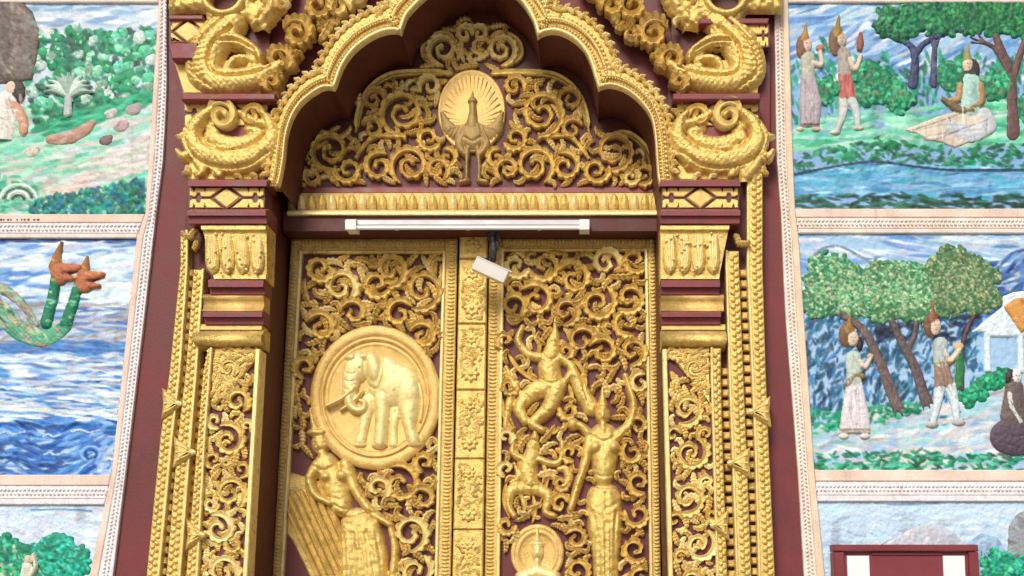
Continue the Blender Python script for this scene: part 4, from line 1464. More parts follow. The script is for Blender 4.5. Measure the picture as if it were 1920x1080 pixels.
    # lotus petals on the capital
    for i in range(4):
        y0, y1 = 432, 515
        if left:
            xa = 384 + i * 28.0; c0 = xa + 13.5; hw = 13.6
        else:
            xa = 1242 + i * 27.0; c0 = xa + 14; hw = 13.2
        prof_ = [(c0 - hw, y0 + 2), (c0 + hw, y0 + 2), (c0 + hw, y0 + 56), (c0 + hw * 0.8, y0 + 70), (c0, y1), (c0 - hw * 0.8, y0 + 70), (c0 - hw, y0 + 56)]
        pt = prism('petal', prof_, 0.12, 0.168, GOLD, cap_, bev=2.0, dome=0.006, smooth=False)
        for dx in (-5, 0, 5):
            ribbon('vein', [(c0 + dx, y0 + 10), (c0 + dx * 0.9, y0 + 40), (c0 + dx * 0.3, y1 - 12)], [2, 2.2, 1.2], 0.006, 0.172, GOLDL, cap_, prof=PROF5)
    bx = []
    for k in range(26):
        x = random.uniform(*( (384, 494) if left else (1244, 1350))); y = random.uniform(438, 512)
        bx.append((x, y, 2.6, 2.6, 0.010, random.random()))
    bag('bud_scatter', GOLDL, cap_, bx, 0.176)
    hm('red_step', 350, 1388, [(392, 0.15), (395, 0.205), (404, 0.205), (404.6, 0.190), (419, 0.186), (421, 0.17)], REDL)
    # ---- two bands of flat lozenge tiles, each between red strips
    def tile_band(y0, y1, xl, xr, p):
        x0, x1 = (xl(0) if callable(xl) else xl), xr
        a, b2 = min(x0, x1), max(x0, x1)
        ym = (y0 + y1) / 2; hgt = (y1 - y0)
        tb = prism('tile_band', rect(a, y0, b2, y1), 0.03, p, REDP, T, bev=0)
        cx = (a + b2) / 2
        lw = hgt * 0.62
        prism('lozenge', [(cx - lw, ym), (cx, y0 + 1), (cx + lw, ym), (cx, y1 - 1)], p - 0.002, p + 0.014, GOLDP, tb, bev=2.5)
        for s_ in (-1, 1):
            e = a + 2 if s_ < 0 else b2 - 2
            L_ = abs(e - (cx + s_ * lw))
            X_ = lambda t: cx + s_ * (lw + 3 + (L_ - 3) * t)
            n_ = hgt * 0.10
            for v in (-1, 1):
                yo = ym + v * (hgt / 2 - 1.5); yi = ym + v * 2.2
                pts = [(cx + s_ * 9, yo), (X_(0.26), yo), (X_(0.30), yo - v * n_ * 2.2), (X_(0.34), yo), (X_(0.74), yo), (X_(0.80), yo - v * n_ * 2), (X_(0.86), yo), (e, yo), (e, yi + v * 3), (X_(0.86), yi),
                       (X_(0.72), yi), (X_(0.66), yi + v * hgt * 0.16), (X_(0.54), yi + v * hgt * 0.16), (X_(0.48), yi), (X_(0.05), yi)]
                prism('tile', pts, p - 0.002, p + 0.011, GOLDP if v < 0 else GOLD, tb, bev=1.4)
        return tb
    i1 = inn(370)
    tile_band(350, 391, 353 if left else 1386, i1 + (-2 if left else 2), 0.15)
    hm('red_strip', 352, 1388, [(337, 0.14), (339, 0.185), (349, 0.185), (350.5, 0.14)], REDL)
    i2 = 505 if left else 1265
    # gold backing of the lower dragon
    yy = [258, 300, 337]
    prism('gold_field', [(OUT(y) + k_in * 3, y) for y in yy] + [((512 if left else 1252), y) for y in reversed(yy)], 0.03, 0.085, GOLD, T, bev=2, strip=True)
    prism('red_field', [(OUT(y) + k_in * 1, y) for y in (236, 258)] + [((512 if left else 1255), y) for y in (258, 236)], 0.03, 0.10, REDL, T, bev=2)
    tile_band(187, 236, 344 if left else 1424, 503 if left else 1268, 0.10)
    xs = (340, 516) if left else (1426, 1262)
    prism('red_strip', rect(min(xs), 175, max(xs), 187), 0.03, 0.165, REDL, T, bev=2)
    yy = [112, 145, 175]
    prism('gold_field', [(OUT(y) + k_in * 3, y) for y in yy] + [((490 if left else 1290), y) for y in reversed(yy)], 0.03, 0.07, GOLDP, T, bev=2, strip=True)
    if left:
        prism('red_field', [(315, 80), (372, 80), (366, 110), (322, 110)], 0.03, 0.13, REDL, T, bev=2)
        prism('red_strip', [(316, 28), (380, 28), (380, 36), (316, 36)], 0.03, 0.13, REDL, T, bev=1.5)
        tile_band(37, 80, 320, 384, 0.10)
    else:
        prism('red_field', [(1418, 82), (1446, 82), (1444, 300), (1420, 300)], 0.02, 0.03, RED, T, bev=2)
        prism('red_strip', [(1312, 34), (1442, 34), (1440, 44), (1312, 44)], 0.03, 0.13, REDL, T, bev=1.5)
        tile_band(44, 88, 1443, 1330, 0.10)

    # ---- dragon coils
    M = (lambda x: x) if left else (lambda x: 1784 - x)
    cps = lambda pts: [(M(x), y) for x, y in pts]
    x0, x1 = sorted((M(318), M(545)))
    up = Field(x0, 10, x1, 182, 2.0)
    H = 0.072
    up.cap(cps([(440, 44), (412, 66), (390, 98), (384, 134), (412, 156), (455, 158), (500, 146), (530, 128)]), [26, 34, 36, 34, 25, 21, 19, 11], H)
    up.cap(cps([(410, 84), (440, 80), (466, 90), (490, 108), (494, 120)]), [16, 14, 12, 9, 5], H * 1.05)
    up.cap(cps([(432, 134), (442, 118), (462, 114), (478, 122)]), [8, 9, 8, 4], H * 0.75)
    up.cap(cps([(418, 146), (455, 146), (492, 134)]), [16, 15, 11], H * 0.85)
    up.cap(cps([(470, 100), (480, 118), (470, 130)]), [9, 9, 6], H * 0.6)
    up.groove(cps([(440, 60), (405, 92), (398, 132), (425, 150), (480, 146), (512, 134)]), 2.6, 0.03)
    up.groove(cps([(425, 44), (378, 92), (366, 140), (400, 170)]), 2.2, 0.02)
    up.groove(cps([(415, 86), (450, 86), (484, 104)]), 2.2, 0.025)
    for k in range(9):
        t = k / 8
        ax = 372 + 40 * t * 0.2; ay = 80 + 80 * t
        up.groove(cps([(358 + 6 * abs(t - .5), ay), (376, ay + 6), (392, ay + 2)]), 1.8, 0.010, sm=True)
    up.scales(7.5, 0.004); up.rough(0.006, 50)
    dr = up.mesh('dragon_coil', 0.068, GOLD, T, lo=-0.03)
    x0, x1 = sorted((M(325), M(532)))
    lo_ = Field(x0, 180, x1, 342, 2.0)
    lo_.cap(cps([(404, 212), (378, 232), (364, 262), (388, 292), (440, 303), (486, 293), (514, 264), (508, 232), (496, 218)]), [10, 15, 22, 26, 27, 26, 19, 12, 5], H)
    lo_.cap(cps([(455, 218), (478, 232), (500, 238)]), [9, 12, 10], H * 0.8)
    lo_.cap(cps([(398, 262), (440, 276), (488, 264)]), [17, 19, 15], H * 0.7)
    lo_.cap(cps([(470, 244), (490, 252)]), [12, 10], H * 0.55)
    lo_.cap(cps([(398, 244), (408, 252)]), [11, 9], H * 0.55)
    lo_.cap(cps([(362, 288), (346, 296), (336, 286)]), [10, 9, 5], H * 0.6)
    lo_.cap(cps([(372, 306), (384, 322), (376, 334)]), [9, 9, 5], H * 0.6)
    lo_.cap(cps([(402, 318), (414, 330)]), [9, 8], H * 0.55)
    lo_.groove(cps([(384, 244), (384, 268), (404, 284), (440, 288), (480, 278), (500, 256)]), 2.6, 0.026)
    lo_.groove(cps([(362, 240), (352, 266), (372, 302), (420, 320), (470, 316), (508, 292)]), 2.4, 0.02)
    lo_.groove(cps([(396, 272), (440, 296), (490, 280)]), 2.0, 0.014)
    lo_.scales(7.5, 0.004); lo_.rough(0.006, 50)
    dl_ = lo_.mesh('dragon_coil', 0.083, GOLD, T, lo=-0.03)
    P_, W_ = spiral(M(421), 222, 24, math.radians(200 if left else -20), 1.5, 1 if left else -1, 8.0)
    ribbon('curl', P_, W_, 0.07, 0.10, GOLDL, dl_)
    P_, W_ = spiral(M(476), 222, 18, math.radians(20 if left else 160), 1.3, -1 if left else 1, 7.0)
    ribbon('curl', P_, W_, 0.05, 0.10, GOLD, dl_)
    for (x, y, a, sz) in [(352, 312, 60, 13), (365, 326, 20, 12), (410, 330, 200, 11), (440, 333, 330, 11), (470, 328, 0, 13), (348, 250, 100, 12), (356, 276, 200, 12), (500, 318, 200, 12)]:
        P_, W_ = comma(M(x), y, math.radians(a if left else 180 - a), sz, 0.8 * (1 if left else -1), 6.5)
        ribbon('leaf', P_, W_, 0.035, 0.086, random.choice([GOLD, GOLDL]), dl_, prof=PROF5)
    # small leaf scroll between the dragon and the arch foot
    for (x, y, a, sz) in [(500, 250, 300, 12), (512, 220, 280, 12), (507, 196, 250, 11)]:
        P_, W_ = comma(M(x), y, math.radians(a if left else 180 - a), sz, 0.6 * (1 if left else -1), 5.5)
        ribbon('leaf', P_, W_, 0.035, 0.11, GOLD, dl_, prof=PROF5)
    # ---- ring with a deep dark eye at the very top
    rg = disc('eye_ring', M(426), 2, 44, 42, [(1, -0.02), (1, 0.05), (0.92, 0.075), (0.8, 0.085), (0.7, 0.07), (0.64, 0.05), (0.62, -0.07)], 0.07, GOLD, T, 48, True)
    x0, x1 = sorted((M(318), M(556)))
    tf = Field(x0, -70, x1, 60, 2.2)
    tf.poly(cps([(318, -70), (318, 26), (386, 26), (392, 48), (468, 44), (478, 62), (500, 64), (536, 20), (552, -20), (556, -70)]), 0.05, 14)
    tf.cap(cps([(480, 56), (500, 40), (520, 10), (530, -30)]), [5, 10, 13, 13], 0.07)
    tf.h = np.where(np.hypot((tf.gx - M(426)) / 36, (tf.gy - 2) / 36) < 1, -0.05, tf.h)
    tf.rough(0.02, 22)
    tf.mesh('crest_plate', 0.075, GOLD, T, lo=-0.05)
    for k in range(14):
        x = random.uniform(470, 535); y = random.uniform(-50, 45)
        if x > 552 - (y + 20) * 0.75:
            continue
        P_, W_ = comma(M(x), y, random.uniform(0, 6.28), 13, random.choice([-1, 1]) * 0.9, 6)
        ribbon('leaf', P_, W_, 0.03, 0.115, random.choice([GOLD, GOLDD, GOLDL]), rg, prof=PROF5)
    if left:
        # small projecting leaf beside the capital
        for (x, y, a, sz, tn) in [(372, 432, 160, 15, -0.5), (366, 444, 170, 16, 0.4), (370, 452, 90, 12, 0.3)]:
            P_, W_ = comma(x, y, math.radians(a), sz, tn, 6)
            ribbon('leaf', P_, W_, 0.03, 0.10, GOLDP, T, prof=PROF5)
    else:
        ff = Field(1385, 285, 1440, 345, 1.8)
        ff.cap([(1396, 335), (1412, 318), (1424, 300), (1432, 306)], [10, 12, 8, 4], 0.05)
        ff.cap([(1392, 325), (1394, 345)], [8, 10], 0.04)
        ff.mesh('scroll_leaf', 0.09, GOLDD, T)
        for (x, y, a, sz, tn) in [(1376, 440, 40, 15, 0.5), (1384, 456, 20, 14, -0.4)]:
            P_, W_ = comma(x, y, math.radians(a), sz, tn, 6)
            ribbon('leaf', P_, W_, 0.03, 0.12, GOLDP, T, prof=PROF5)
    return T


pilaster(-1)
pilaster(1)

# ------------------------------------------------------------------ tube lamp under the lintel
lamp = thing('tube_lamp', 875, 430, -0.20, 'white fluorescent tube lamp fixed under the gold lintel', 'lamp')
PLM = -0.085
hmould('housing', 648, 1104, [(412, PLM - 0.02), (413, PLM - 0.005), (421, PLM), (423, PLM - 0.01), (424.5, PLM - 0.03)], GREYM, lamp, back=-0.150)
for (a, b_) in ((647, 667), (1086, 1105)):
    hmould('end_cap', a, b_, [(411, PLM - 0.005), (412, PLM + 0.022), (414, PLM + 0.028), (430, PLM + 0.026), (432, PLM + 0.018), (432, PLM - 0.01)], WHITE, lamp, back=-0.1505)
tx0, tz = U(667, 427, PLM + 0.005); tx1, _ = U(1086, 427, PLM + 0.005)
V = []; F = []
for i, x in enumerate((float(tx0) - 0.004, float(tx1) + 0.004)):
    for k in range(16):
        a = 2 * math.pi * k / 16
        V.append((x, -(PLM + 0.005) + 0.011 * math.cos(a), float(tz) + 0.011 * math.sin(a)))
F = [(k, (k + 1) % 16, 16 + (k + 1) % 16, 16 + k) for k in range(16)]
mk('tube', V, F, TUBE, lamp, True)
for x in (740, 875, 1010):
    hmould('clip', x - 3, x + 3, [(423, PLM - 0.01), (424, PLM + 0.004), (426, PLM + 0.004)], WHITE, lamp, back=-0.150)

# ------------------------------------------------------------------ security camera hung before the mullion
cc = thing('security_camera', 920, 470, -0.15, 'white box-shaped security camera hanging in front of the door post', 'camera')


def obox(name, c, ax, ay, az, hx, hy, hz, mat, parent, bev=0.004):
    """bevelled box in a turned frame"""
    c = np.array(c, float)
    V = []
    for s in (0, 1):
        for (u, v) in ((-1, -1), (1, -1), (1, 1), (-1, 1)):
            pass
    V = []; F = []
    rings = [(-hx, hy - bev, hz - bev), (-hx + bev, hy, hz), (hx - bev, hy, hz), (hx, hy - bev, hz - bev)]
    for (x, y, z) in rings:
        for (u, v) in ((-1, -0.86), (-0.86, -1), (0.86, -1), (1, -0.86), (1, 0.86), (0.86, 1), (-0.86, 1), (-1, 0.86)):
            V.append(c + ax * x + ay * (y * u) + az * (z * v))
    for r in range(3):
        for i in range(8):
            j = (i + 1) % 8
            F.append((r * 8 + i, r * 8 + j, r * 8 + 8 + j, r * 8 + 8 + i))
    F.append(tuple(range(8))); F.append(tuple(24 + i for i in reversed(range(8))))
    return mk(name, V, F, mat, parent, False)


cX, cZ = U(920, 508, -0.10)
cpos = np.array([float(cX), 0.10, float(cZ)])
ax = np.array([0.90, 0.10, -0.40]); ax /= np.linalg.norm(ax)
az = np.array([0.25, -0.15, 1.0]); az -= ax * (az @ ax); az /= np.linalg.norm(az)
ay = np.cross(az, ax)
body = obox('housing', cpos, ax, ay, az, 0.086, 0.038, 0.034, PLASTIC, cc)
obox('sun_shield', cpos + az * 0.034 + ax * 0.008, ax, ay, az, 0.092, 0.040, 0.003, WHITE, cc, bev=0.002)
obox('lens_plate', cpos + ax * 0.0835, ax, ay, az, 0.002, 0.030, 0.024, BLACK, body, bev=0.001)
bX, bZ = U(924, 446, -0.17)
top = np.array([float(bX), 0.17, float(bZ)])
mid = cpos + az * 0.05 - ax * 0.01


def tube3(name, pts, r, mat, parent):
    pts = np.array(pts, float)
    V = []; F = []
    n_ = len(pts)
    for i in range(n_):
        t_ = pts[min(i + 1, n_ - 1)] - pts[max(i - 1, 0)]
        t_ /= np.linalg.norm(t_)
        u = np.cross(t_, (0.3, 1, 0.1)); u /= np.linalg.norm(u); v = np.cross(t_, u)
        for k in range(10):
            a = 2 * math.pi * k / 10
            V.append(pts[i] + (u * math.cos(a) + v * math.sin(a)) * r)
    for i in range(n_ - 1):
        for k in range(10):
            F.append((i * 10 + k, i * 10 + (k + 1) % 10, i * 10 + 10 + (k + 1) % 10, i * 10 + 10 + k))
    F.append(tuple(range(10))); F.append(tuple((n_ - 1) * 10 + k for k in reversed(range(10))))
    return mk(name, V, F, mat, parent, True)


tube3('bracket', [top + np.array([0, 0, 0.03]), top, (top + mid) / 2 + np.array([0.004, -0.01, -0.01]), mid], 0.016, BLACK, cc)
tube3('cable', [top + np.array([0.03, 0.0, 0.03]), top + np.array([0.035, -0.015, -0.03]), top + np.array([0.02, -0.03, -0.08]), cpos - ax * 0.05 + az * 0.03], 0.006, BLACK, cc)
obox('mounting_plate', top + np.array([0, 0.01, 0.02]), np.array([1., 0, 0]), np.array([0, 1., 0]), np.array([0, 0, 1.]), 0.03, 0.012, 0.03, BLACK, cc)

# ------------------------------------------------------------------ mural frames
ML1 = interp_y([(298, -40), (297, 5), (272, 400), (256, 445), (208, 890), (196, 945), (167, 1080), (150, 1180)])
MR1 = interp_y([(1475, -40), (1478, 5), (1490, 390), (1497, 437), (1527, 880), (1533, 940), (1547, 1080), (1555, 1180)])
LO, RO = interp_y(L_OUT), interp_y(R_OUT)
FARL, FARR = -150, 2040


def studs(path, step, r, h, off=0.0, ang=0.6):
    out = []
    P = resample(path, step)
    for i, q in enumerate(P):
        out.append((q[0], q[1] + 0, r, r, h, ang))
    return out


def petals_row(path, wd, h):
    """little mosaic petals in two staggered rows along a path"""
    P = resample(path, 7.4)
    T_ = np.gradient(P, axis=0); T_ /= np.hypot(T_[:, 0], T_[:, 1])[:, None] + 1e-9
    N_ = np.c_[-T_[:, 1], T_[:, 0]]
    out = []
    for i, (q, t_, n_) in enumerate(zip(P, T_, N_)):
        a = math.atan2(t_[1], t_[0])
        out.append((*(q + n_ * wd * 0.28), 3.3, 2.0, h * random.uniform(0.7, 1.2), a + 0.6))
        out.append((*(q - n_ * wd * 0.28 + t_ * 3.7), 3.3, 2.0, h * random.uniform(0.7, 1.2), a - 0.6))
    return out


def mural_frame(sd):
    left = sd < 0
    lab = ('cream and pink patterned plaster border round the paintings left of the doorway' if left
           else 'cream and yellow patterned plaster border round the paintings right of the doorway')
    T = thing('mural_border', 100 if left else 1700, 1180, 0.0, lab, 'border')
    f_in, f_out = (ML1, LO) if left else (MR1, RO)
    k = 1 if left else -1       # outward = towards the door
    ys = [-60, 0, 60, 150, 210, 300, 400, 445, 520, 610, 720, 820, 890, 945, 1010, 1080, 1180]
    mid = lambda y: f_in(y) + (f_out(y) - f_in(y)) * 0.36
    lip = lambda y: f_out(y) - k * 2.0
    MF = PEACH if left else YCREAM
    prism('edge_fillet', [(f_in(y), y) for y in ys] + [(mid(y), y) for y in reversed(ys)], -0.001, 0.026, MF, T, bev=1.5, strip=True)
    band = prism('patterned_band', [(mid(y) + k * 0.6, y) for y in ys] + [(lip(y), y) for y in reversed(ys)], -0.001, 0.021, WHITEP if left else CREAM, T, bev=1.0, strip=True)
    cpath = [((mid(y) + lip(y)) / 2, y) for y in ys]
    wd = 12
    bag('petal_row', WHITEP if left else CREAM, band, petals_row(cpath, wd, 0.008), 0.021)
    # cross bars between the paintings
    bars = [(-48, 4), (401, 446), (890, 946), (1178, 1230)] if left else [(-48, 4), (391, 437), (881, 940), (1178, 1230)]
    for (a, b_) in bars:
        xa = FARL if left else FARR
        e = lambda y: f_in(y) - k * 0.6
        h_ = b_ - a
        y1, y2, y3 = a + h_ * 0.36, a + h_ * 0.80, b_
        prism('edge_fillet', [(xa, a), (e(a), a), (e(y1), y1), (xa, y1)], -0.001, 0.025, PEACH if (left or a > 300) else YCREAM, T, bev=1.5)
        bd = prism('patterned_band', [(xa, y1 + .6), (e(y1), y1 + .6), (e(y2), y2), (xa, y2)], -0.001, 0.020, WHITEP if a > 600 or left else CREAM, T, bev=1.0)
        prism('edge_fillet', [(xa, y2 + .6), (e(y2), y2 + .6), (e(y3), y3), (xa, y3)], -0.001, 0.024, CREAM if a < 600 else WHITEP, T, bev=1.5)
        yc = (y1 + y2) / 2
        pth = [(xa, yc), (e(yc), yc)] if left else [(e(yc), yc), (xa, yc)]
        bag('petal_row', WHITEP if a > 600 or left else CREAM, bd, petals_row(pth, 13, 0.008), 0.020)
        if left and 300 < a < 500:
            # a worn, unreadable line of dark lettering on the border
            bx = []
            x = 0
            while x < 72:
                bx.append((x + random.uniform(0, 2), a + 11, random.uniform(1.6, 3.6), 2.2, 0.0012, 0)); x += random.choice([6, 7, 8, 12])
            bag('worn_lettering', INK, T, bx, 0.0248)
    # far side band that closes the grid
    xa = FARL if left else FARR
    prism('far_band', [(xa - k * 1, -60), (xa - k * 40, -60), (xa - k * 40, 1230), (xa - k * 1, 1230)], -0.001, 0.022, CREAM, T, bev=1.5)


mural_frame(-1)
mural_frame(1)

# ------------------------------------------------------------------ murals: painted plaster reliefs
PM = 0.004


def canvas(side, y0, y1):
    if side < 0:
        f = Field(FARL, y0, max(ML1(y0), ML1(y1)) + 2, y1, 2.0)
    else:
        f = Field(min(MR1(y0), MR1(y1)) - 2, y0, FARR, y1, 2.0)
    f.h[:] = 0.004
    return f


def vivid(f):
    l = (f.c * np.array([0.3, 0.55, 0.15])).sum(-1, keepdims=True)
    f.c = np.clip(l + (f.c - l) * 1.2, 0.004, 0.95)
    f.c = f.c ** 1.10 * np.array([0.90, 1.03, 0.97])
    r = np.interp(np.linspace(0, 1, f.gx.shape[1]), np.linspace(0, 1, max(4, f.gx.shape[1] // 5)), RNG.random(max(4, f.gx.shape[1] // 5)))
    st = np.clip(r[None, :] * vnoise(f.h.shape, 4) * 2.2 - 0.75, 0, 1)          # old rain runs
    f.c = f.c * (1 - 0.28 * st)[..., None]
    f.c = np.clip(f.c * 1.06, 0, 0.92)


def canvas_mesh(f, T, side, extra=0.0):
    vivid(f)
    f.h += (vnoise(f.h.shape, 60) - 0.5) * 0.004
    clip = (lambda y: np.full_like(y, -1e5), lambda y: ML1(y) + 2) if side < 0 else (lambda y: MR1(y) - 2, lambda y: np.full_like(y, 1e5))
    return f.mesh('painted_ground', PM, MURAL, T, colour=True, everything=True, clipx=clip)


MURY = [0, 0]


def mural(side, y0, y1, label):
    MURY[:] = [y0, y1]
    return thing('mural', 80 if side < 0 else 1720, y1, PM, label, 'mural')


def rel(x0, y0, x1, y1, col, step=1.8):
    return Field(x0, y0, x1, y1, step, col)


def put(f, name, T, side, p=PM + 0.006, mot=0.18):
    f.mottle(mot, 40)
    f.h = np.where((f.gy < MURY[0] + 1) | (f.gy > MURY[1] - 1), -0.03, f.h)
    f.h = np.where(f.h > 0, f.h * 0.55, f.h)
    f.rough(0.004, 40)
    vivid(f)
    clip = (lambda y: np.full_like(y, -1e5), lambda y: ML1(y) + 1) if side < 0 else (lambda y: MR1(y) - 1, lambda y: np.full_like(y, 1e5))
    return f.mesh(name, p, MURAL, T, colour=True, clipx=clip)


def crown(T, side, name, clumps, pal, dark, n, size=(3, 6), h=0.022, rnd=True):
    xs = [c[0] for c in clumps]; ys_ = [c[1] for c in clumps]; rm = max(c[2] for c in clumps)
    f = rel(min(xs) - rm - 6, min(ys_) - rm - 6, max(xs) + rm + 6, max(ys_) + rm + 6, dark)
    for (cx, cy, r) in clumps:
        for k in range(9):
            a = random.uniform(0, 6.28); d = r * random.uniform(0.45, 0.75)
            f.ell(cx + d * math.cos(a), cy + d * 0.8 * math.sin(a), r * random.uniform(0.35, 0.5), r * random.uniform(0.3, 0.42), h * random.uniform(0.8, 1.1))
        f.ell(cx, cy, r * 0.85, r * 0.72, h * 1.1)
        for k in range(int(r * 0.9)):
            a = random.uniform(0, 6.28); d = r * random.uniform(0.82, 1.08); q = random.uniform(3.0, 6.5)
            f.ell(cx + d * math.cos(a), cy + d * 0.85 * math.sin(a), q * 1.5, q, h * random.uniform(0.4, 0.8), ang=random.uniform(0, 180))
        f.h = np.where(f.h > h * 0.75, h * 0.75 + (f.h - h * 0.75) * 0.35, f.h)
    f.c[:] = lin(dark)
    for (cx, cy, r) in clumps:
        k = max(8, int(n * r * r / sum(c[2] ** 2 for c in clumps)))
        for _ in range(k):
            a = random.uniform(0, 6.28); d = r * 1.15 * math.sqrt(random.random())
            c = np.clip(np.array(random.choice(pal), float) + random.gauss(0, 12), 5, 250)
            f.dab(cx + d * math.cos(a), cy + d * 0.85 * math.sin(a), random.uniform(*size), random.uniform(*size) * 0.7, random.uniform(0, 3.14), c, 0.9,
                  0.006 if f.h[min(len(f.y) - 1, max(0, int((cy + d * .85 * math.sin(a) - f.y[0]) / f.step))), min(len(f.x) - 1, max(0, int((cx + d * math.cos(a) - f.x[0]) / f.step)))] > 0.004 else 0)
    return put(f, name, T, side, mot=0.12)


def trunk(T, side, name, limbs, col, h=0.014):
    xs = [q[0] for L in limbs for q in L[0]]; ys_ = [q[1] for L in limbs for q in L[0]]
    f = rel(min(xs) - 28, min(ys_) - 28, max(xs) + 28, max(ys_) + 16, col)
    for (pts, r) in limbs:
        f.cap(pts, np.asarray(r) * 0.74, h, col)
        (xe, ye), (xp, yp) = pts[-1], pts[-2]
        a0_ = math.atan2(ye - yp, xe - xp)
        for da in (-0.7, 0.55, -0.2):
            L_ = random.uniform(14, 24)
            f.cap([(xp + (xe - xp) * 0.6, yp + (ye - yp) * 0.6), (xe + math.cos(a0_ + da) * L_, ye + math.sin(a0_ + da) * L_)], [r[-1] * 0.5, 1.4], h * 0.8, col, sm=False)
    P = [(min(xs) - 20, min(ys_) - 10), (max(xs) + 20, min(ys_) - 10), (max(xs) + 20, max(ys_) + 10), (min(xs) - 20, max(ys_) + 10)]
    f.dabs(P, 170, [np.array(col) * 0.65, np.array(col) * 0.75, np.array(col) * 1.2, np.array(col) + (15, 0, 20)], (6, 12), (1.2, 2.2), 1.5, 0.3, 0.6)
    return put(f, name, T, side)


# ---- left top: hillside with shrubs, rock and a seated person
T = mural(-1, 4, 401, 'painted relief of a green hillside with shrubs, a brown rock and someone sitting')
f = canvas(-1, 0, 404)
f.c[:] = lin((208, 214, 230))
full = rect(FARL, 0, 300, 404)
f.dabs(rect(FARL, 0, 300, 90), 160, [(170, 190, 222), (225, 225, 235), (190, 200, 225), (235, 230, 235), (140, 165, 205)], (14, 34), (3, 6), -0.1, 0.15, 0.8, 0.002)
gr = [(FARL, 170), (60, 150), (300, 60), (300, 404), (FARL, 404)]
f.dabs([(40, 200), (300, 170), (300, 404), (FARL, 404), (FARL, 230)], 900, [(165, 210, 190), (140, 205, 185), (190, 205, 195), (200, 195, 190), (120, 190, 165), (210, 200, 200)], (12, 30), (3, 6), -0.25, 0.15, 0.85, 0.002)
f.dabs([(52, 60), (300, 52), (292, 180), (180, 215), (70, 245), (48, 150)], 700, [(40, 130, 100), (30, 110, 90), (20, 85, 75), (60, 150, 120), (45, 145, 105)], (5, 11), (4, 7), 0.3, 1.2, 0.9, 0.003)
f.dabs([(60, 236), (180, 205), (290, 170), (290, 195), (180, 232), (90, 255)], 120, [(60, 155, 125), (40, 135, 105), (90, 180, 150)], (12, 26), (3, 5), -0.3, 0.1, 0.85, 0.002)
f.dabs([(170, 300), (292, 240), (285, 320), (140, 345)], 120, [(215, 205, 205), (225, 215, 215), (200, 195, 185)], (12, 24), (3, 5), -0.15, 0.15, 0.8, 0.002)
f.dabs([(90, 355), (170, 325), (180, 352), (110, 372)], 40, [(225, 190, 185), (215, 200, 195)], (8, 16), (3, 5), -0.25, 0.15, 0.8, 0.002)
f.dabs([(FARL, 330), (60, 325), (80, 404), (FARL, 404)], 120, [(120, 175, 160), (60, 150, 125), (150, 195, 180)], (7, 14), (3, 5), 0.3, 0.7, 0.85, 0.002)
f.dabs([(55, 404), (70, 375), (150, 360), (270, 335), (272, 404)], 420, [(25, 110, 120), (35, 140, 115), (20, 90, 105), (45, 150, 150), (50, 120, 90), (30, 100, 130)], (4, 9), (3, 5), 0.8, 1.2, 0.9, 0.004)
for k in range(4):
    r0 = 10 + k * 7
    f.line([(36 + r0 * 1.1 * math.cos(a_), 376 + r0 * 0.95 * math.sin(a_)) for a_ in np.linspace(3.3, 6.1, 9)], 2.0, (235, 235, 230) if k % 2 else (85, 85, 80), 0.95, 0.003)
canvas_mesh(f, T, -1)
f = rel(FARL, -6, 84, 165, (125, 110, 106))
f.poly([(FARL, -6), (34, -6), (60, 22), (76, 62), (72, 105), (60, 150), (-20, 160), (FARL, 160)], 0.03, 26)
f.dabs(rect(FARL, -6, 84, 165), 500, [(120, 108, 104), (140, 125, 122), (100, 88, 86), (150, 140, 138), (110, 95, 88)], (4, 12), (3, 5), 1.2, 0.5, 0.75, 0.002)
put(f, 'rock', T, -1)
f = rel(FARL, 255, 190, 300, (190, 150, 138))
f = rel(84, 222, 184, 276, (188, 148, 136))
f.cap([(95, 262), (130, 258), (160, 242), (174, 230)], [9, 12, 11, 6], 0.014)
f.dabs(rect(84, 222, 184, 276), 60, [(200, 165, 150), (170, 130, 122), (205, 180, 168)], (8, 14), (2, 3), -0.3, 0.2, 0.7)
put(f, 'stone', T, -1)
for (x, y, r, c) in [(208, 213, 13, (205, 190, 195)), (250, 205, 15, (185, 165, 170)), (227, 236, 15, (200, 170, 178)), (199, 263, 13, (135, 115, 118)), (60, 284, 14, (215, 205, 195))]:
    f = rel(x - 24, y - 20, x + 24, y + 20, c)
    f.ell(x, y, r, r * 0.7, 0.012, ang=-15); f.ell(x + r * 0.5, y - 4, r * 0.5, r * 0.5, 0.014)
    f.dabs(rect(x - 20, y - 16, x + 20, y + 16), 16, [c, np.array(c) * 0.8, np.array(c) * 1.1], (4, 8), (2, 4), 0, 0.6, 0.7)
    put(f, 'stone', T, -1)
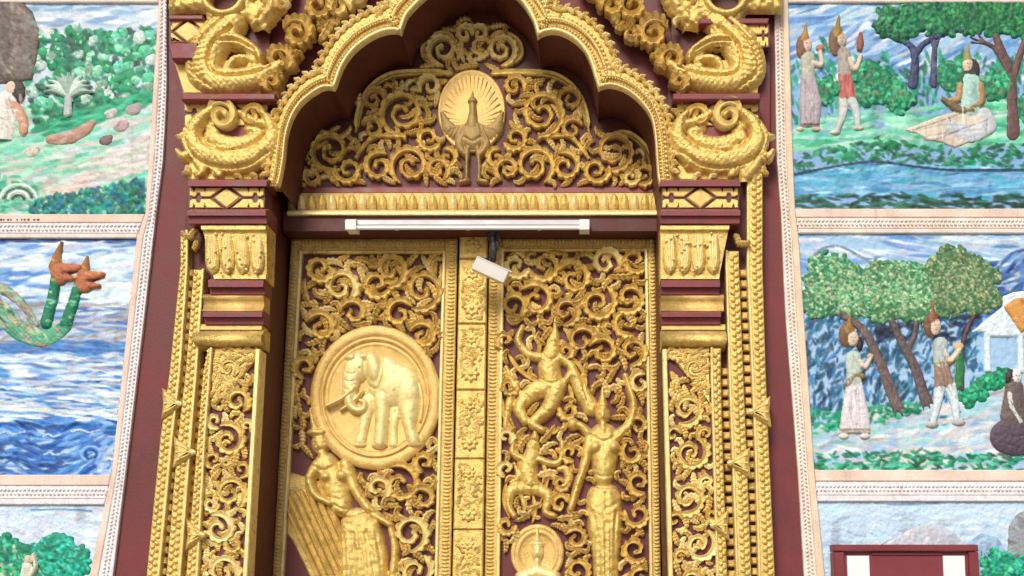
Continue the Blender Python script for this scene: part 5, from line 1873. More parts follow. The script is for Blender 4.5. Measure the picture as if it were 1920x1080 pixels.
# round-leaved shrubs, each leaf pad a piece of its own
PAL = [(150, 205, 180), (110, 185, 155), (175, 195, 188), (70, 155, 120), (200, 208, 206), (125, 195, 175), (45, 140, 105), (140, 165, 150)]
pads = [(74, 66), (92, 64), (112, 72), (130, 56), (142, 50), (152, 74), (175, 76), (205, 66), (215, 72), (232, 62), (262, 70), (280, 66), (66, 108), (82, 98), (96, 104), (76, 122), (98, 122), (110, 96),
        (150, 102), (170, 106), (195, 108), (224, 92), (238, 98), (258, 104), (272, 96), (284, 112), (200, 128), (222, 126), (240, 124), (60, 128), (215, 160), (210, 150), (240, 160), (254, 150), (278, 146), (280, 162),
        (150, 138), (168, 130), (182, 134), (90, 196), (78, 190), (62, 172), (160, 186), (150, 166), (205, 178), (190, 160)]
sh = group_part('shrubs', T, 170, 200, PM)
for i, (x, y) in enumerate(pads):
    c = random.choice(PAL); r = random.uniform(9, 14)
    f = rel(x - r - 4, y - r - 4, x + r + 4, y + r + 4, c, 1.8)
    f.ell(x, y, r, r * random.uniform(0.6, 0.95), 0.009, ang=random.uniform(0, 180))
    f.ell(x - r * 0.25, y - r * 0.3, r * 0.5, r * 0.35, 0.011, col=np.clip(np.array(c) * 1.15, 0, 245))
    f.dabs(rect(x - r, y - r, x + r, y + r), 7, [np.array(c) * 0.7, np.clip(np.array(c) * 1.2, 0, 245), (230, 235, 232)], (2, 5), (1.5, 3), 0, 1.5, 0.75)
    put(f, 'leaf_pad', sh, -1, p=PM + 0.006)
f = rel(75, 120, 190, 222, (190, 198, 195))
for k in range(11):
    a = math.radians(185 + k * 17)
    f.cap([(128, 182), (128 + 26 * math.cos(a), 172 + 24 * math.sin(a)), (128 + 46 * math.cos(a), 176 + 40 * math.sin(a))], [3.5, 4, 1.5], 0.012, random.choice([(215, 220, 216), (180, 190, 186), (160, 178, 170)]))
f.cap([(128, 180), (126, 212)], [7, 7], 0.014, (205, 205, 205))
put(f, 'palm_plant', T, -1, p=PM + 0.016)
f = rel(-70, 140, 66, 262, (232, 215, 210))
f.cap([(-10, 250), (0, 215), (14, 190)], [34, 30, 20], 0.026, (235, 222, 220))
f.cap([(22, 196), (42, 222), (44, 246)], [12, 10, 9], 0.024, (205, 160, 140))
f.ell(32, 172, 16, 22, 0.020, col=(62, 50, 48)); f.ell(22, 166, 11, 14, 0.026, col=(232, 200, 190))
f.groove([(0, 200), (10, 225), (6, 250)], 2, 0.008); f.groove([(18, 205), (26, 235)], 2, 0.008)
f.dabs(rect(-40, 185, 50, 255), 30, [(245, 235, 235), (225, 190, 185), (190, 150, 140)], (6, 12), (1.5, 3), 1.2, 0.5, 0.6)
put(f, 'seated_figure', T, -1, p=PM + 0.008)

# ---- left middle: sea and sky with a two-headed serpent boat
T = mural(-1, 446, 890, 'painted relief of blue sea and sky with a two-headed green serpent')
f = canvas(-1, 443, 893)
f.c[:] = lin((190, 205, 232))
f.dabs(rect(FARL, 443, 262, 600), 330, [(110, 150, 208), (90, 130, 195), (215, 220, 238), (232, 232, 242), (160, 185, 225), (225, 228, 240)], (18, 42), (3, 7), -0.08, 0.1, 0.85, 0.002)
f.dabs(rect(110, 480, 262, 580), 90, [(225, 226, 240), (235, 234, 244), (205, 212, 232)], (14, 30), (4, 8), -0.05, 0.15, 0.85, 0.002)
f.dabs(rect(FARL, 446, 262, 455), 60, [(70, 100, 160), (85, 115, 175), (60, 80, 140)], (14, 30), (2, 3.4), 0, 0.03, 0.9)
f.dabs([(FARL, 560), (20, 545), (120, 590), (190, 560), (262, 572), (262, 650), (FARL, 640)], 260, [(178, 172, 182), (160, 155, 165), (200, 198, 212), (150, 140, 145), (205, 208, 228)], (14, 32), (2.5, 5), -0.2, 0.2, 0.8, 0.002)
f.dabs(rect(FARL, 640, 262, 665), 70, [(70, 110, 180), (100, 140, 200), (80, 115, 170)], (16, 40), (2.5, 4), 0.04, 0.06, 0.85, 0.002)
f.dabs(rect(FARL, 662, 262, 800), 520, [(150, 180, 225), (190, 202, 230), (205, 200, 218), (120, 160, 215), (170, 195, 232), (180, 170, 185), (100, 145, 205)], (14, 34), (2.4, 5), 0.06, 0.14, 0.85, 0.003)
f.dabs(rect(FARL, 785, 262, 893), 520, [(60, 110, 185), (45, 90, 165), (90, 140, 205), (130, 165, 220), (35, 75, 145), (70, 125, 195)], (12, 28), (2.6, 5), lambda x, y: 0.35 * math.sin(x * 0.03) - 0.1, 0.2, 0.88, 0.003)
f.dabs(rect(FARL, 560, 262, 790), 130, [(70, 118, 188), (90, 138, 200), (60, 105, 175)], (14, 34), (2.0, 3.4), 0.04, 0.1, 0.7, 0.001)
for k in range(26):
    x0 = random.uniform(FARL, 220); y0 = random.uniform(668, 880); L0 = random.uniform(30, 70)
    f.line([(x0, y0), (x0 + L0 * 0.3, y0 - 4), (x0 + L0 * 0.6, y0 + 1), (x0 + L0, y0 - 3)], 1.6, random.choice([(225, 228, 240), (205, 215, 238), (60, 95, 160), (50, 85, 150)]), 0.8, 0.002)
f.dabs(rect(FARL, 668, 262, 790), 120, [(232, 234, 242), (222, 228, 240), (240, 238, 240)], (14, 30), (2.0, 3.6), 0.03, 0.08, 0.85, 0.002)
f.dabs([(180, 840), (262, 790), (262, 893), (190, 893)], 70, [(175, 195, 230), (195, 208, 235), (150, 175, 220)], (8, 16), (3, 6), -0.8, 0.5, 0.8, 0.002)
for (x, y, r) in [(172, 852, 18)]:
    f.line([(x + r * math.cos(a), y + r * 0.8 * math.sin(a)) for a in np.linspace(2.2, 7.0, 9)], 2.4, (150, 185, 228), 0.9, 0.004)
    f.line([(x + r * .6 * math.cos(a), y + r * 0.5 * math.sin(a)) for a in np.linspace(2.2, 7.0, 9)], 2.2, (45, 90, 165), 0.9, 0.003)
canvas_mesh(f, T, -1)
f = rel(FARL, 520, 160, 660, (80, 165, 130))
f.cap([(-140, 540), (-60, 560), (0, 585), (40, 622), (85, 634), (122, 612), (130, 590)], [18, 20, 20, 18, 16, 12, 8], 0.018, (110, 165, 140))
for k in range(12):
    bx_ = -130 + k * 17; by_ = np.interp(bx_, [-140, -60, 0, 40, 85], [522, 540, 562, 600, 616])
    f.cap([(bx_, by_ + 8), (bx_ - 6, by_ - 8)], [6, 1.5], 0.02, random.choice([(185, 150, 130), (170, 135, 120), (150, 190, 150)]))
f.scales(6, 0.006, 0.01)
f.cap([(-60, 520), (10, 545), (50, 580), (70, 610)], [10, 10, 8, 4], 0.016, (168, 150, 140))
f.dabs([(FARL, 510), (160, 560), (150, 660), (FARL, 650)], 330, [(70, 150, 115), (150, 195, 170), (200, 195, 165), (45, 115, 95), (165, 140, 130), (185, 175, 170), (120, 180, 155)], (6, 16), (2, 4), 0.5, 0.4, 0.85, 0.002)
body = put(f, 'serpent_body', T, -1)
for (nk, hd, cr, sn) in [([(104, 520), (98, 560), (86, 605)], (112, 508), [(103, 500), (108, 478), (116, 455)], (150, 508)),
                         ([(146, 536), (136, 570), (124, 605)], (158, 522), [(156, 515), (160, 500), (164, 482)], (192, 522))]:
    f = rel(hd[0] - 50, 448, hd[0] + 56, 625, (60, 150, 118))
    f.cap(nk, [9, 10, 11], 0.024, (52, 122, 96))
    f.scales(5.5, 0.006, 0.01)
    f.dabs(rect(hd[0] - 50, 535, hd[0] + 20, 620), 40, [(40, 125, 100), (90, 175, 145), (150, 200, 170)], (3, 7), (2, 3), 0.2, 0.3, 0.8)
    f.cap(cr, [12, 8, 2.5], 0.020, (165, 115, 82))
    f.cap([(hd[0], hd[1] + 12), hd, (sn[0], sn[1] - 6)], [15, 15, 6], 0.028, (186, 118, 92))
    f.cap([(hd[0] + 4, hd[1] + 14), (sn[0] - 6, sn[1] + 14)], [8, 4], 0.024, (180, 108, 88))
    f.line([(hd[0] + 8, hd[1] + 5), (sn[0] - 4, sn[1] + 4)], 3.2, (95, 55, 45), 0.9, -0.006)
    f.dabs(rect(hd[0] - 18, hd[1] - 30, sn[0], hd[1] + 22), 18, [(225, 170, 120), (190, 120, 100), (215, 160, 90)], (4, 8), (1.5, 3), 0.3, 0.5, 0.6)
    put(f, 'serpent_head', T, -1, p=PM + 0.010)

# ---- left bottom: pale sky over green trees
T = mural(-1, 946, 1178, 'painted relief of green trees under a pale lilac sky')
f = canvas(-1, 943, 1181)
f.c[:] = lin((214, 218, 238))
f.dabs(rect(FARL, 943, 202, 1181), 420, [(212, 219, 240), (222, 222, 238), (222, 216, 230), (208, 215, 237)], (12, 26), (3, 6), -0.05, 0.3, 0.8, 0.002)
f.line([(60, 956), (120, 955), (172, 958)], 2.2, (110, 150, 185), 0.8)
canvas_mesh(f, T, -1)
GP = [(60, 170, 140), (90, 190, 160), (40, 140, 118), (30, 110, 95), (120, 200, 180), (50, 160, 150), (75, 180, 130)]
crown(T, -1, 'tree_crown', [(-70, 1040, 60), (-5, 1045, 50), (45, 1060, 46), (0, 1100, 60)], GP + [(170, 180, 150), (200, 200, 185)], (45, 130, 105), 420)
crown(T, -1, 'tree_crown', [(105, 1040, 42), (135, 1050, 34), (100, 1090, 50), (130, 1110, 36)], [(60, 175, 150), (40, 150, 130), (70, 190, 175), (30, 120, 105), (110, 200, 185)], (40, 140, 120), 420)
f = rel(20, 1030, 80, 1110, (220, 215, 205))
f.ell(52, 1050, 7, 9, 0.018, col=(210, 190, 175)); f.cap([(50, 1062), (48, 1085), (46, 1105)], [9, 11, 13], 0.02, (222, 218, 208))
f.cap([(62, 1040), (66, 1062), (58, 1078)], [3, 4, 4], 0.016, (215, 208, 190))
put(f, 'standing_figure', T, -1, p=PM + 0.03)


def person(T, side, name, parts, box, detail=(), p=PM + 0.010):
    f = rel(*box, (200, 180, 170), 1.6)
    for q in parts:
        if q[0] == 'c':
            f.cap(q[1], q[2], q[3], q[4])
        elif q[0] == 'e':
            f.ell(q[1], q[2], q[3], q[4], q[5], col=q[6], ang=q[7] if len(q) > 7 else 0)
        elif q[0] == 'p':
            f.poly(q[1], q[2], q[3], q[4])
        elif q[0] == 'g':
            f.groove(q[1], 1.6, q[2])
        elif q[0] == 'l':
            f.line(q[1], q[2], q[3], 0.85)
    for q in parts:
        if q[0] == 'e' and 13 <= q[4] <= 17 and q[3] >= 8.5 and q[3] <= 11.5:
            hx, hy = q[1], q[2]
            for dx in (-1.5, 4.0):
                f.dab(hx + dx, hy - 1, 1.7, 1.1, 0, (60, 42, 40), 0.9)
            f.dab(hx + 1.5, hy + 6.5, 2.2, 1.0, 0, (165, 80, 75), 0.8)
            f.dab(hx + 1.6, hy + 2.5, 1.0, 2.4, 0, (190, 150, 135), 0.7)
        if q[0] == 'p':
            c = np.array(q[4], float)
            f.dabs(q[1], 16, [c * 0.78, c * 0.88, np.clip(c * 1.1, 0, 248)], (8, 18), (1.0, 1.8), 1.5, 0.15, 0.7)
        if q[0] == 'c' and max(np.atleast_1d(q[2])) > 9:
            c = np.array(q[4], float)
            P_ = np.array(q[1], float)
            f.dabs(rect(P_[:, 0].min() - 10, P_[:, 1].min() - 4, P_[:, 0].max() + 10, P_[:, 1].max() + 4), 10, [c * 0.8, np.clip(c * 1.08, 0, 248)], (5, 10), (1.0, 1.8), 1.2, 0.5, 0.55)
    return put(f, name, T, side, p=p, mot=0.10)


SKIN = (226, 200, 188)
# ---- right top: three figures under a tree by a river
T = mural(1, 4, 391, 'painted relief of figures under a tree by a blue river')
f = canvas(1, 0, 394)
f.c[:] = lin((150, 175, 215))
f.dabs(rect(1470, 0, FARR, 150), 420, [(120, 155, 205), (160, 185, 222), (210, 218, 235), (95, 130, 185), (180, 198, 226), (225, 226, 236)], (18, 40), (3, 6), lambda x, y: -0.25 if y < 60 else -0.5, 0.2, 0.85, 0.002)
f.dabs([(1470, 110), (1540, 70), (1600, 110), (1700, 100), (FARR, 110), (FARR, 190), (1700, 200), (1470, 250)], 330, [(45, 140, 105), (30, 115, 95), (60, 155, 120), (25, 95, 90), (70, 165, 140)], (6, 18), (2.5, 5), 1.4, 0.4, 0.85, 0.003)
f.dabs([(1470, 250), (1560, 215), (1680, 205), (FARR, 180), (FARR, 270), (1470, 285)], 420, [(140, 205, 180), (165, 215, 195), (110, 190, 160), (90, 170, 145), (190, 215, 205)], (14, 30), (3, 5), -0.1, 0.12, 0.85, 0.002)
f.dabs([(1470, 308), (1540, 278), (1640, 258), (1760, 278), (FARR, 262), (FARR, 322), (1470, 330)], 420, [(35, 125, 85), (25, 105, 80), (50, 145, 100), (60, 120, 85), (30, 90, 70)], (5, 12), (2.5, 4.5), -0.1, 0.6, 0.9, 0.004)
f.dabs([(1470, 325), (1640, 302), (1760, 312), (FARR, 318), (FARR, 368), (1470, 372)], 320, [(120, 165, 205), (140, 185, 220), (95, 145, 190), (165, 205, 230), (110, 175, 205)], (14, 32), (2.5, 4.5), -0.03, 0.1, 0.88, 0.002)
f.line([(1490, 328), (1560, 314), (1640, 304), (1720, 314), (1800, 320), (FARR, 318)], 3.2, (35, 60, 85), 0.9)
f.dabs(rect(1470, 366, FARR, 394), 200, [(40, 70, 65), (35, 95, 70), (50, 110, 85), (45, 60, 60)], (8, 18), (2.5, 4), 0.02, 0.2, 0.9, 0.003)
canvas_mesh(f, T, 1)
trunk(T, 1, 'tree_trunk', [([(1712, 158), (1716, 120), (1712, 92), (1690, 72)], [13, 10, 9, 5]), ([(1714, 105), (1735, 80), (1775, 62), (1810, 56)], [9, 7, 6, 4])], (70, 72, 105))
trunk(T, 1, 'tree_trunk', [([(1751, 158), (1751, 120), (1753, 80)], [9, 8, 7])], (92, 90, 118))
trunk(T, 1, 'tree_trunk', [([(1900, 250), (1898, 190), (1894, 140), (1876, 90), (1862, 56)], [17, 14, 12, 10, 8]), ([(1892, 135), (1866, 92), (1838, 76)], [8, 6, 4]), ([(1898, 150), (1915, 95), (1930, 60)], [10, 9, 8])], (110, 82, 82))
crown(T, 1, 'tree_crown', [(1675, 40, 34), (1720, 32, 40), (1770, 28, 42), (1690, 55, 26)], [(40, 125, 80), (30, 105, 75), (70, 145, 95), (25, 80, 70), (85, 150, 110)], (32, 95, 78), 520, size=(3, 6))
crown(T, 1, 'tree_crown', [(1820, 25, 44), (1870, 30, 44), (1925, 28, 50), (1985, 35, 50)], [(45, 130, 85), (35, 110, 70), (80, 150, 100), (30, 90, 75), (60, 120, 70)], (38, 105, 75), 620, size=(3, 6))
for (x, y, r) in [(1635, 145, 34), (1665, 170, 30), (1620, 175, 24), (1690, 190, 24), (1795, 140, 34), (1870, 160, 30), (1550, 170, 26), (1950, 200, 40)]:
    crown(T, 1, 'bush', [(x, y, r)], [(50, 150, 105), (35, 125, 95), (85, 175, 135), (30, 100, 85), (110, 190, 155), (110, 130, 100)], (35, 118, 92), 90, size=(3, 7), h=0.014)
# woman with offering, at the left
person(T, 1, 'standing_figure', [('p', [(1502, 142), (1528, 142), (1540, 190), (1536, 238), (1500, 238), (1500, 190)], 0.018, 9, (186, 168, 178)),
                                 ('c', [(1514, 110), (1516, 142)], [13, 12], 0.02, (190, 180, 172)), ('e', 1504, 88, 11, 22, 0.016, (130, 95, 80)),
                                 ('e', 1513, 84, 9, 13, 0.022, SKIN), ('c', [(1524, 118), (1540, 122), (1538, 98)], [5, 4.5, 4], 0.022, SKIN), ('c', [(1511, 44), (1510, 60), (1509, 74)], [1.4, 4.5, 9], 0.02, (176, 138, 92)),
                                 ('e', 1538, 90, 8, 7, 0.02, (180, 130, 115)), ('e', 1501, 242, 8, 4, 0.014, SKIN), ('e', 1530, 242, 8, 4, 0.014, SKIN),
                                 ('g', [(1512, 150), (1510, 236)], 0.006), ('g', [(1525, 150), (1528, 236)], 0.006), ('l', [(1502, 234), (1537, 234)], 2, (120, 90, 85))], (1485, 38, 1560, 252))
person(T, 1, 'walking_figure', [('c', [(1582, 186), (1580, 215), (1570, 244)], [9, 7, 5], 0.018, (222, 214, 214)), ('c', [(1596, 184), (1606, 210), (1608, 238)], [9, 7, 5], 0.018, (205, 205, 208)),
                                ('p', [(1572, 138), (1596, 136), (1606, 186), (1574, 190)], 0.02, 8, (196, 120, 118)), ('c', [(1582, 100), (1584, 140)], [12, 11], 0.022, (180, 165, 160)),
                                ('e', 1566, 78, 12, 26, 0.016, (120, 95, 75)), ('e', 1577, 74, 10, 14, 0.024, SKIN), ('c', [(1573, 30), (1571, 48), (1571, 64)], [1.4, 4.5, 10], 0.022, (170, 138, 85)),
                                ('c', [(1592, 112), (1604, 130), (1614, 104)], [5, 5, 4], 0.024, SKIN), ('c', [(1614, 62), (1613, 80), (1612, 92)], [3, 7, 5], 0.02, (150, 95, 80)),
                                ('e', 1566, 248, 10, 4, 0.016, (225, 218, 215)), ('e', 1610, 240, 9, 4, 0.016, (225, 218, 215)), ('g', [(1584, 145), (1588, 186)], 0.006)], (1550, 24, 1632, 256))
person(T, 1, 'seated_figure', [('p', [(1698, 243), (1760, 218), (1800, 208), (1850, 212), (1856, 238), (1826, 262), (1806, 270), (1790, 276), (1768, 266), (1740, 262), (1722, 250)], 0.005, 4, (222, 204, 196)),
                               ('c', [(1786, 240), (1822, 250), (1856, 236)], [12, 16, 13], 0.014, (206, 204, 214)), ('c', [(1846, 214), (1852, 232), (1824, 246)], [12, 13, 10], 0.016, (212, 206, 212)),
                               ('g', [(1720, 246), (1770, 236), (1830, 238)], 0.005), ('g', [(1740, 256), (1790, 250), (1840, 246)], 0.005), ('l', [(1712, 244), (1760, 228), (1800, 214)], 1.6, (176, 150, 150)), ('l', [(1750, 264), (1800, 244), (1850, 226)], 1.6, (170, 150, 160)), ('c', [(1820, 152), (1820, 200)], [17, 18], 0.022, (186, 208, 205)), ('e', 1822, 132, 15, 22, 0.018, (70, 60, 58)),
                               ('e', 1814, 122, 10, 14, 0.026, SKIN), ('c', [(1815, 84), (1814, 98), (1814, 112)], [1.4, 4.5, 9], 0.022, (160, 150, 105)),
                               ('c', [(1800, 160), (1796, 185), (1780, 188)], [6, 6, 4], 0.024, (190, 150, 120)), ('c', [(1838, 160), (1840, 190), (1818, 204)], [7, 7, 5], 0.025, (180, 140, 110)),
                               ('c', [(1768, 186), (1795, 204), (1824, 208)], [4, 8, 5], 0.022, (130, 110, 85)), ('g', [(1780, 222), (1800, 262)], 0.007), ('g', [(1810, 220), (1830, 256)], 0.007)], (1690, 78, 1870, 285))

# ---- right middle: couple beneath trees, pavilion at the right
T = mural(1, 437, 881, 'painted relief of two walkers under trees with a white pavilion beside them')
f = canvas(1, 434, 884)
f.c[:] = lin((175, 195, 225))
f.dabs(rect(1490, 434, FARR, 560), 330, [(200, 208, 230), (225, 226, 240), (165, 185, 222), (110, 145, 200), (215, 215, 232)], (18, 40), (3, 6), 0.08, 0.12, 0.85, 0.002)
f.dabs([(1840, 500), (1900, 470), (FARR, 480), (FARR, 600), (1830, 640)], 200, [(60, 95, 160), (45, 75, 140), (85, 120, 180), (100, 135, 190)], (12, 26), (3, 5), -0.6, 0.25, 0.88, 0.002)
f.line([(1512, 530), (1530, 475), (1570, 462), (1610, 480), (1640, 500)], 3, (135, 145, 170), 0.9, 0.003)
f.dabs([(1505, 560), (1840, 560), (1830, 640), (1850, 700), (1830, 790), (1515, 810)], 620, [(45, 90, 140), (35, 75, 120), (60, 115, 160), (80, 135, 175), (30, 85, 120), (40, 110, 130), (110, 155, 195)], (5, 14), (2.2, 4), -1.1, 0.5, 0.88, 0.003)
f.dabs([(1510, 590), (1830, 590), (1800, 730), (1640, 760), (1520, 780)], 150, [(22, 62, 92), (28, 72, 105), (30, 84, 110)], (8, 18), (3, 6), -1.2, 0.4, 0.75)
f.dabs(rect(1630, 585, 1830, 640), 60, [(22, 35, 85), (25, 40, 70), (20, 28, 50)], (6, 14), (4, 7), 0, 0.5, 0.85)
f.dabs([(1520, 800), (1620, 790), (1640, 765), (1760, 760), (1840, 730), (FARR, 600), (FARR, 884), (1520, 884)], 420, [(205, 205, 220), (222, 212, 216), (185, 200, 215), (215, 205, 205), (170, 205, 212), (200, 190, 200)], (14, 30), (3, 6), -0.15, 0.2, 0.85, 0.002)
f.dabs([(1520, 765), (1640, 760), (1740, 748), (1740, 775), (1600, 800), (1520, 815)], 160, [(40, 145, 110), (30, 120, 95), (70, 165, 130)], (5, 10), (2.5, 4), -0.2, 0.6, 0.9, 0.003)
f.dabs([(1520, 852), (1700, 842), (1800, 852), (FARR, 848), (FARR, 884), (1520, 884)], 300, [(40, 140, 105), (35, 115, 85), (70, 160, 130), (95, 180, 155), (30, 95, 80)], (6, 12), (2.5, 4), 0, 0.5, 0.9, 0.004)
canvas_mesh(f, T, 1)
trunk(T, 1, 'tree_trunk', [([(1576, 588), (1618, 618), (1644, 665), (1664, 715), (1682, 762)], [9, 10, 12, 13, 14])], (118, 98, 98))
trunk(T, 1, 'tree_trunk', [([(1668, 592), (1690, 640), (1716, 690), (1736, 752)], [8, 10, 12, 14]), ([(1700, 660), (1716, 625), (1720, 590)], [8, 7, 6])], (108, 90, 92))
trunk(T, 1, 'tree_trunk', [([(1804, 730), (1804, 660), (1812, 620), (1830, 585)], [6, 6, 6, 5])], (95, 70, 78))
LP = [(150, 182, 140), (185, 198, 165), (110, 165, 125), (75, 135, 105), (205, 208, 185), (165, 168, 140), (130, 190, 155)]
crown(T, 1, 'tree_crown', [(1558, 515, 48), (1590, 535, 44), (1542, 560, 40), (1605, 565, 34)], LP, (70, 125, 95), 900, size=(1.8, 4))
crown(T, 1, 'tree_crown', [(1665, 528, 46), (1705, 535, 48), (1660, 570, 38), (1720, 572, 36)], LP, (80, 125, 90), 900, size=(1.8, 4))
crown(T, 1, 'tree_crown', [(1785, 502, 44), (1825, 525, 46), (1780, 555, 42), (1835, 560, 36)], [(140, 150, 115), (165, 165, 130), (100, 140, 105), (70, 115, 85), (185, 180, 150)], (85, 115, 85), 900, size=(1.8, 4))
crown(T, 1, 'hedge', [(1814, 748, 15), (1834, 735, 17), (1854, 720, 17), (1876, 706, 15)], [(60, 170, 130), (35, 130, 95), (90, 185, 150), (30, 110, 85)], (40, 135, 100), 130, size=(3, 6), h=0.012)
f = rel(1820, 540, FARR, 720, (228, 228, 238))
f.poly([(1822, 622), (1880, 575), (1880, 556), (1900, 548), (FARR, 530), (FARR, 632), (1846, 632), (1844, 624)], 0.020, 5, (226, 228, 240))
f.poly([(1846, 628), (1856, 628), (1858, 698), (1846, 698)], 0.018, 3, (224, 224, 236))
f.poly([(1908, 630), (1918, 630), (1920, 700), (1909, 700)], 0.018, 3, (228, 228, 238))
f.poly([(1980, 630), (1990, 630), (1990, 700), (1980, 700)], 0.018, 3, (224, 224, 236))
pav = put(f, 'pavilion', T, 1)
f = rel(1878, 540, FARR, 628, (212, 155, 105))
f.poly([(1884, 575), (1905, 560), (FARR, 545), (FARR, 590), (1950, 596), (1916, 622)], 0.010, 3, (212, 155, 105))
f.dabs(rect(1880, 540, FARR, 628), 150, [(225, 170, 120), (190, 130, 85), (230, 185, 140), (200, 140, 95)], (2, 4), (1.5, 2.5), 0.5, 0.8, 0.8, 0.001)
put(f, 'roof_tiling', pav, 1, p=PM + 0.024)
person(T, 1, 'standing_figure', [('p', [(1588, 716), (1616, 716), (1630, 780), (1632, 812), (1574, 812), (1578, 780)], 0.02, 11, (224, 210, 218)),
                                 ('c', [(1600, 672), (1602, 716)], [14, 13], 0.022, (196, 200, 196)), ('c', [(1590, 720), (1604, 704), (1618, 706)], [6, 8, 5], 0.024, (150, 122, 98)),
                                 ('e', 1586, 628, 13, 22, 0.018, (122, 92, 72)), ('e', 1598, 634, 11, 15, 0.026, SKIN), ('e', 1612, 645, 6, 14, 0.016, (45, 35, 35)),
                                 ('c', [(1612, 678), (1622, 688), (1632, 672)], [5, 5, 4], 0.024, SKIN), ('c', [(1594, 590), (1592, 606), (1592, 622)], [1.4, 5, 11], 0.022, (160, 122, 82)), ('e', 1632, 668, 6, 5, 0.022, (200, 180, 150)),
                                 ('g', [(1598, 726), (1594, 806)], 0.006), ('g', [(1610, 726), (1614, 806)], 0.006), ('l', [(1576, 806), (1632, 806)], 2.4, (165, 150, 120)),
                                 ('e', 1582, 818, 9, 5, 0.016, (222, 205, 200)), ('e', 1622, 818, 9, 5, 0.016, (222, 205, 200))], (1560, 582, 1650, 830))
person(T, 1, 'walking_figure', [('c', [(1762, 728), (1758, 755), (1750, 790)], [10, 8, 6], 0.02, (214, 216, 226)), ('c', [(1782, 724), (1790, 755), (1794, 785)], [10, 8, 6], 0.02, (220, 220, 230)),
                                ('p', [(1752, 682), (1778, 682), (1790, 724), (1752, 730)], 0.022, 9, (160, 130, 122)), ('c', [(1764, 645), (1764, 685)], [13, 12], 0.024, (188, 190, 192)),
                                ('e', 1744, 606, 13, 26, 0.016, (118, 88, 74)), ('e', 1753, 612, 11, 16, 0.026, SKIN), ('c', [(1748, 564), (1748, 582), (1748, 600)], [1.4, 5, 11], 0.022, (150, 98, 78)),
                                ('c', [(1772, 660), (1780, 678), (1798, 656)], [5.5, 5.5, 5], 0.026, SKIN), ('e', 1798, 650, 9, 8, 0.022, (215, 185, 150)), ('c', [(1798, 660), (1800, 690), (1798, 722)], [6, 9, 8], 0.014, (60, 120, 80)),
                                ('e', 1748, 796, 12, 6, 0.018, (195, 180, 180)), ('e', 1798, 792, 12, 6, 0.018, (195, 180, 180)), ('l', [(1752, 682), (1780, 680)], 2.2, (175, 145, 70))], (1728, 558, 1820, 812))
person(T, 1, 'seated_figure', [('e', 1905, 818, 48, 36, 0.024, (92, 76, 90)), ('c', [(1902, 728), (1900, 780)], [17, 24], 0.026, (112, 95, 95)), ('e', 1894, 708, 10, 16, 0.02, (40, 36, 40)), ('e', 1905, 706, 10, 14, 0.03, (232, 220, 225)),
                               ('c', [(1892, 740), (1896, 765), (1912, 790)], [6, 6, 5], 0.03, (224, 214, 214)), ('g', [(1876, 800), (1900, 820), (1930, 812)], 0.006), ('g', [(1880, 830), (1910, 842)], 0.006)], (1850, 680, 1965, 862))

# ---- right bottom: pale hills
T = mural(1, 940, 1178, 'painted relief of pale hills and sky behind the red board')
f = canvas(1, 937, 1181)
f.c[:] = lin((205, 215, 238))
f.dabs(rect(1525, 937, FARR, 1181), 420, [(206, 216, 238), (210, 218, 238), (203, 214, 237), (213, 217, 236)], (14, 28), (3, 6), -0.05, 0.2, 0.8, 0.002)
f.line([(1640, 944), (1690, 946), (1760, 944)], 2, (130, 150, 185), 0.7)
canvas_mesh(f, T, 1)
f = rel(1640, 970, 1815, 1181, (200, 196, 212))
f.poly([(1642, 1181), (1650, 1022), (1690, 1000), (1720, 984), (1762, 984), (1790, 1000), (1812, 1022), (1812, 1181)], 0.012, 16, (202, 198, 214))
f.line([(1652, 1020), (1690, 999), (1722, 983), (1765, 982)], 2.4, (130, 122, 138), 0.8)
f.dabs(rect(1660, 985, 1810, 1100), 60, [(210, 204, 220), (192, 190, 208), (205, 195, 205)], (8, 16), (3, 6), -0.4, 0.3, 0.7)
put(f, 'hill', T, 1)
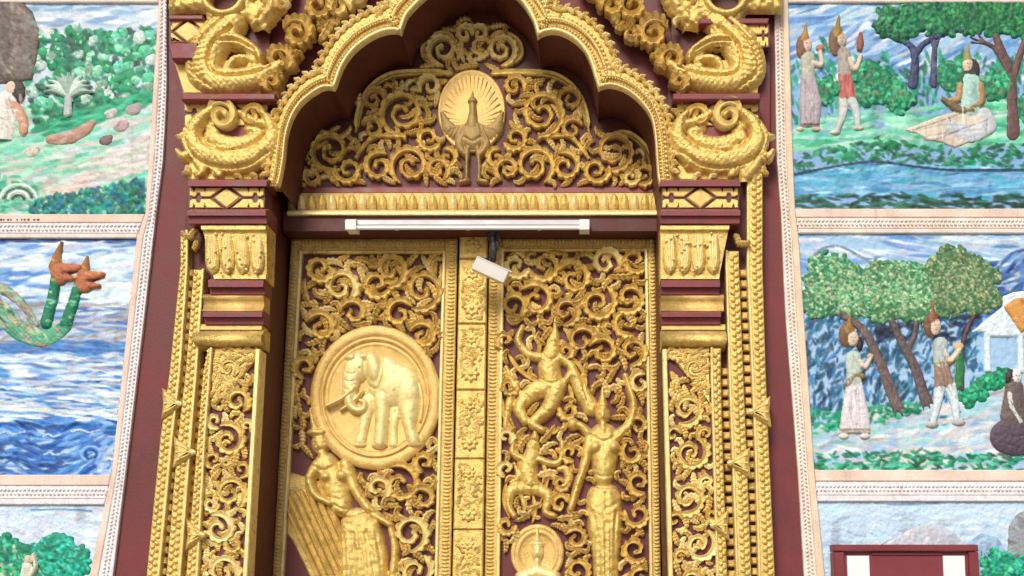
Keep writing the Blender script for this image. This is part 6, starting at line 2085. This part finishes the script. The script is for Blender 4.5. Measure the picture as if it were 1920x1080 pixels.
f = rel(1800, 985, 1900, 1181, (165, 180, 208))
f.poly([(1802, 1181), (1812, 1020), (1840, 1000), (1870, 1008), (1885, 1030), (1890, 1181)], 0.014, 14, (168, 182, 210))
f.dabs(rect(1805, 995, 1890, 1080), 40, [(160, 175, 205), (180, 192, 214), (150, 165, 192)], (6, 14), (3, 5), -0.4, 0.4, 0.7)
put(f, 'hill', T, 1)
crown(T, 1, 'bush', [(1860, 1050, 26), (1890, 1060, 30), (1930, 1060, 36), (1870, 1085, 34)], GP, (35, 130, 105), 260, size=(3, 6))
f = rel(1880, 950, FARR, 1050, (150, 150, 160))
f.poly([(1888, 1050), (1892, 985), (1910, 962), (1960, 945), (FARR, 950), (FARR, 1050)], 0.02, 14, (158, 155, 165))
f.dabs(rect(1880, 945, FARR, 1050), 90, [(170, 168, 176), (140, 140, 150), (130, 125, 130)], (6, 12), (3, 5), 0.4, 0.5, 0.75)
put(f, 'rock', T, 1)

# ------------------------------------------------------------------ red board with white sheets
sg = thing('notice_board', 1700, 1300, 0.10, 'dark red board with two white upright sheets below the right-hand paintings', 'board')
prism('panel', [(1572, 1030), (1828, 1030), (1850, 1500), (1590, 1500)], 0.06, 0.10, SIGNR, sg, bev=0)
prism('top_rail', [(1562, 1021), (1834, 1021), (1835, 1034), (1563, 1034)], 0.05, 0.125, SIGNR, sg, bev=2)
prism('stile', [(1563, 1035), (1583, 1035), (1600, 1500), (1580, 1500)], 0.05, 0.123, SIGNR, sg, bev=2)
prism('stile', [(1817, 1035), (1835, 1035), (1856, 1500), (1838, 1500)], 0.05, 0.123, SIGNR, sg, bev=2)
prism('inner_rail', [(1634, 1035), (1766, 1035), (1767, 1041), (1635, 1041)], 0.08, 0.108, SIGNR, sg, bev=1)
prism('white_sheet', [(1588, 1042), (1630, 1042), (1640, 1300), (1598, 1300)], 0.09, 0.106, PAPER, sg, bev=1)
prism('white_sheet', [(1768, 1042), (1809, 1042), (1821, 1300), (1780, 1300)], 0.09, 0.106, PAPER, sg, bev=1)
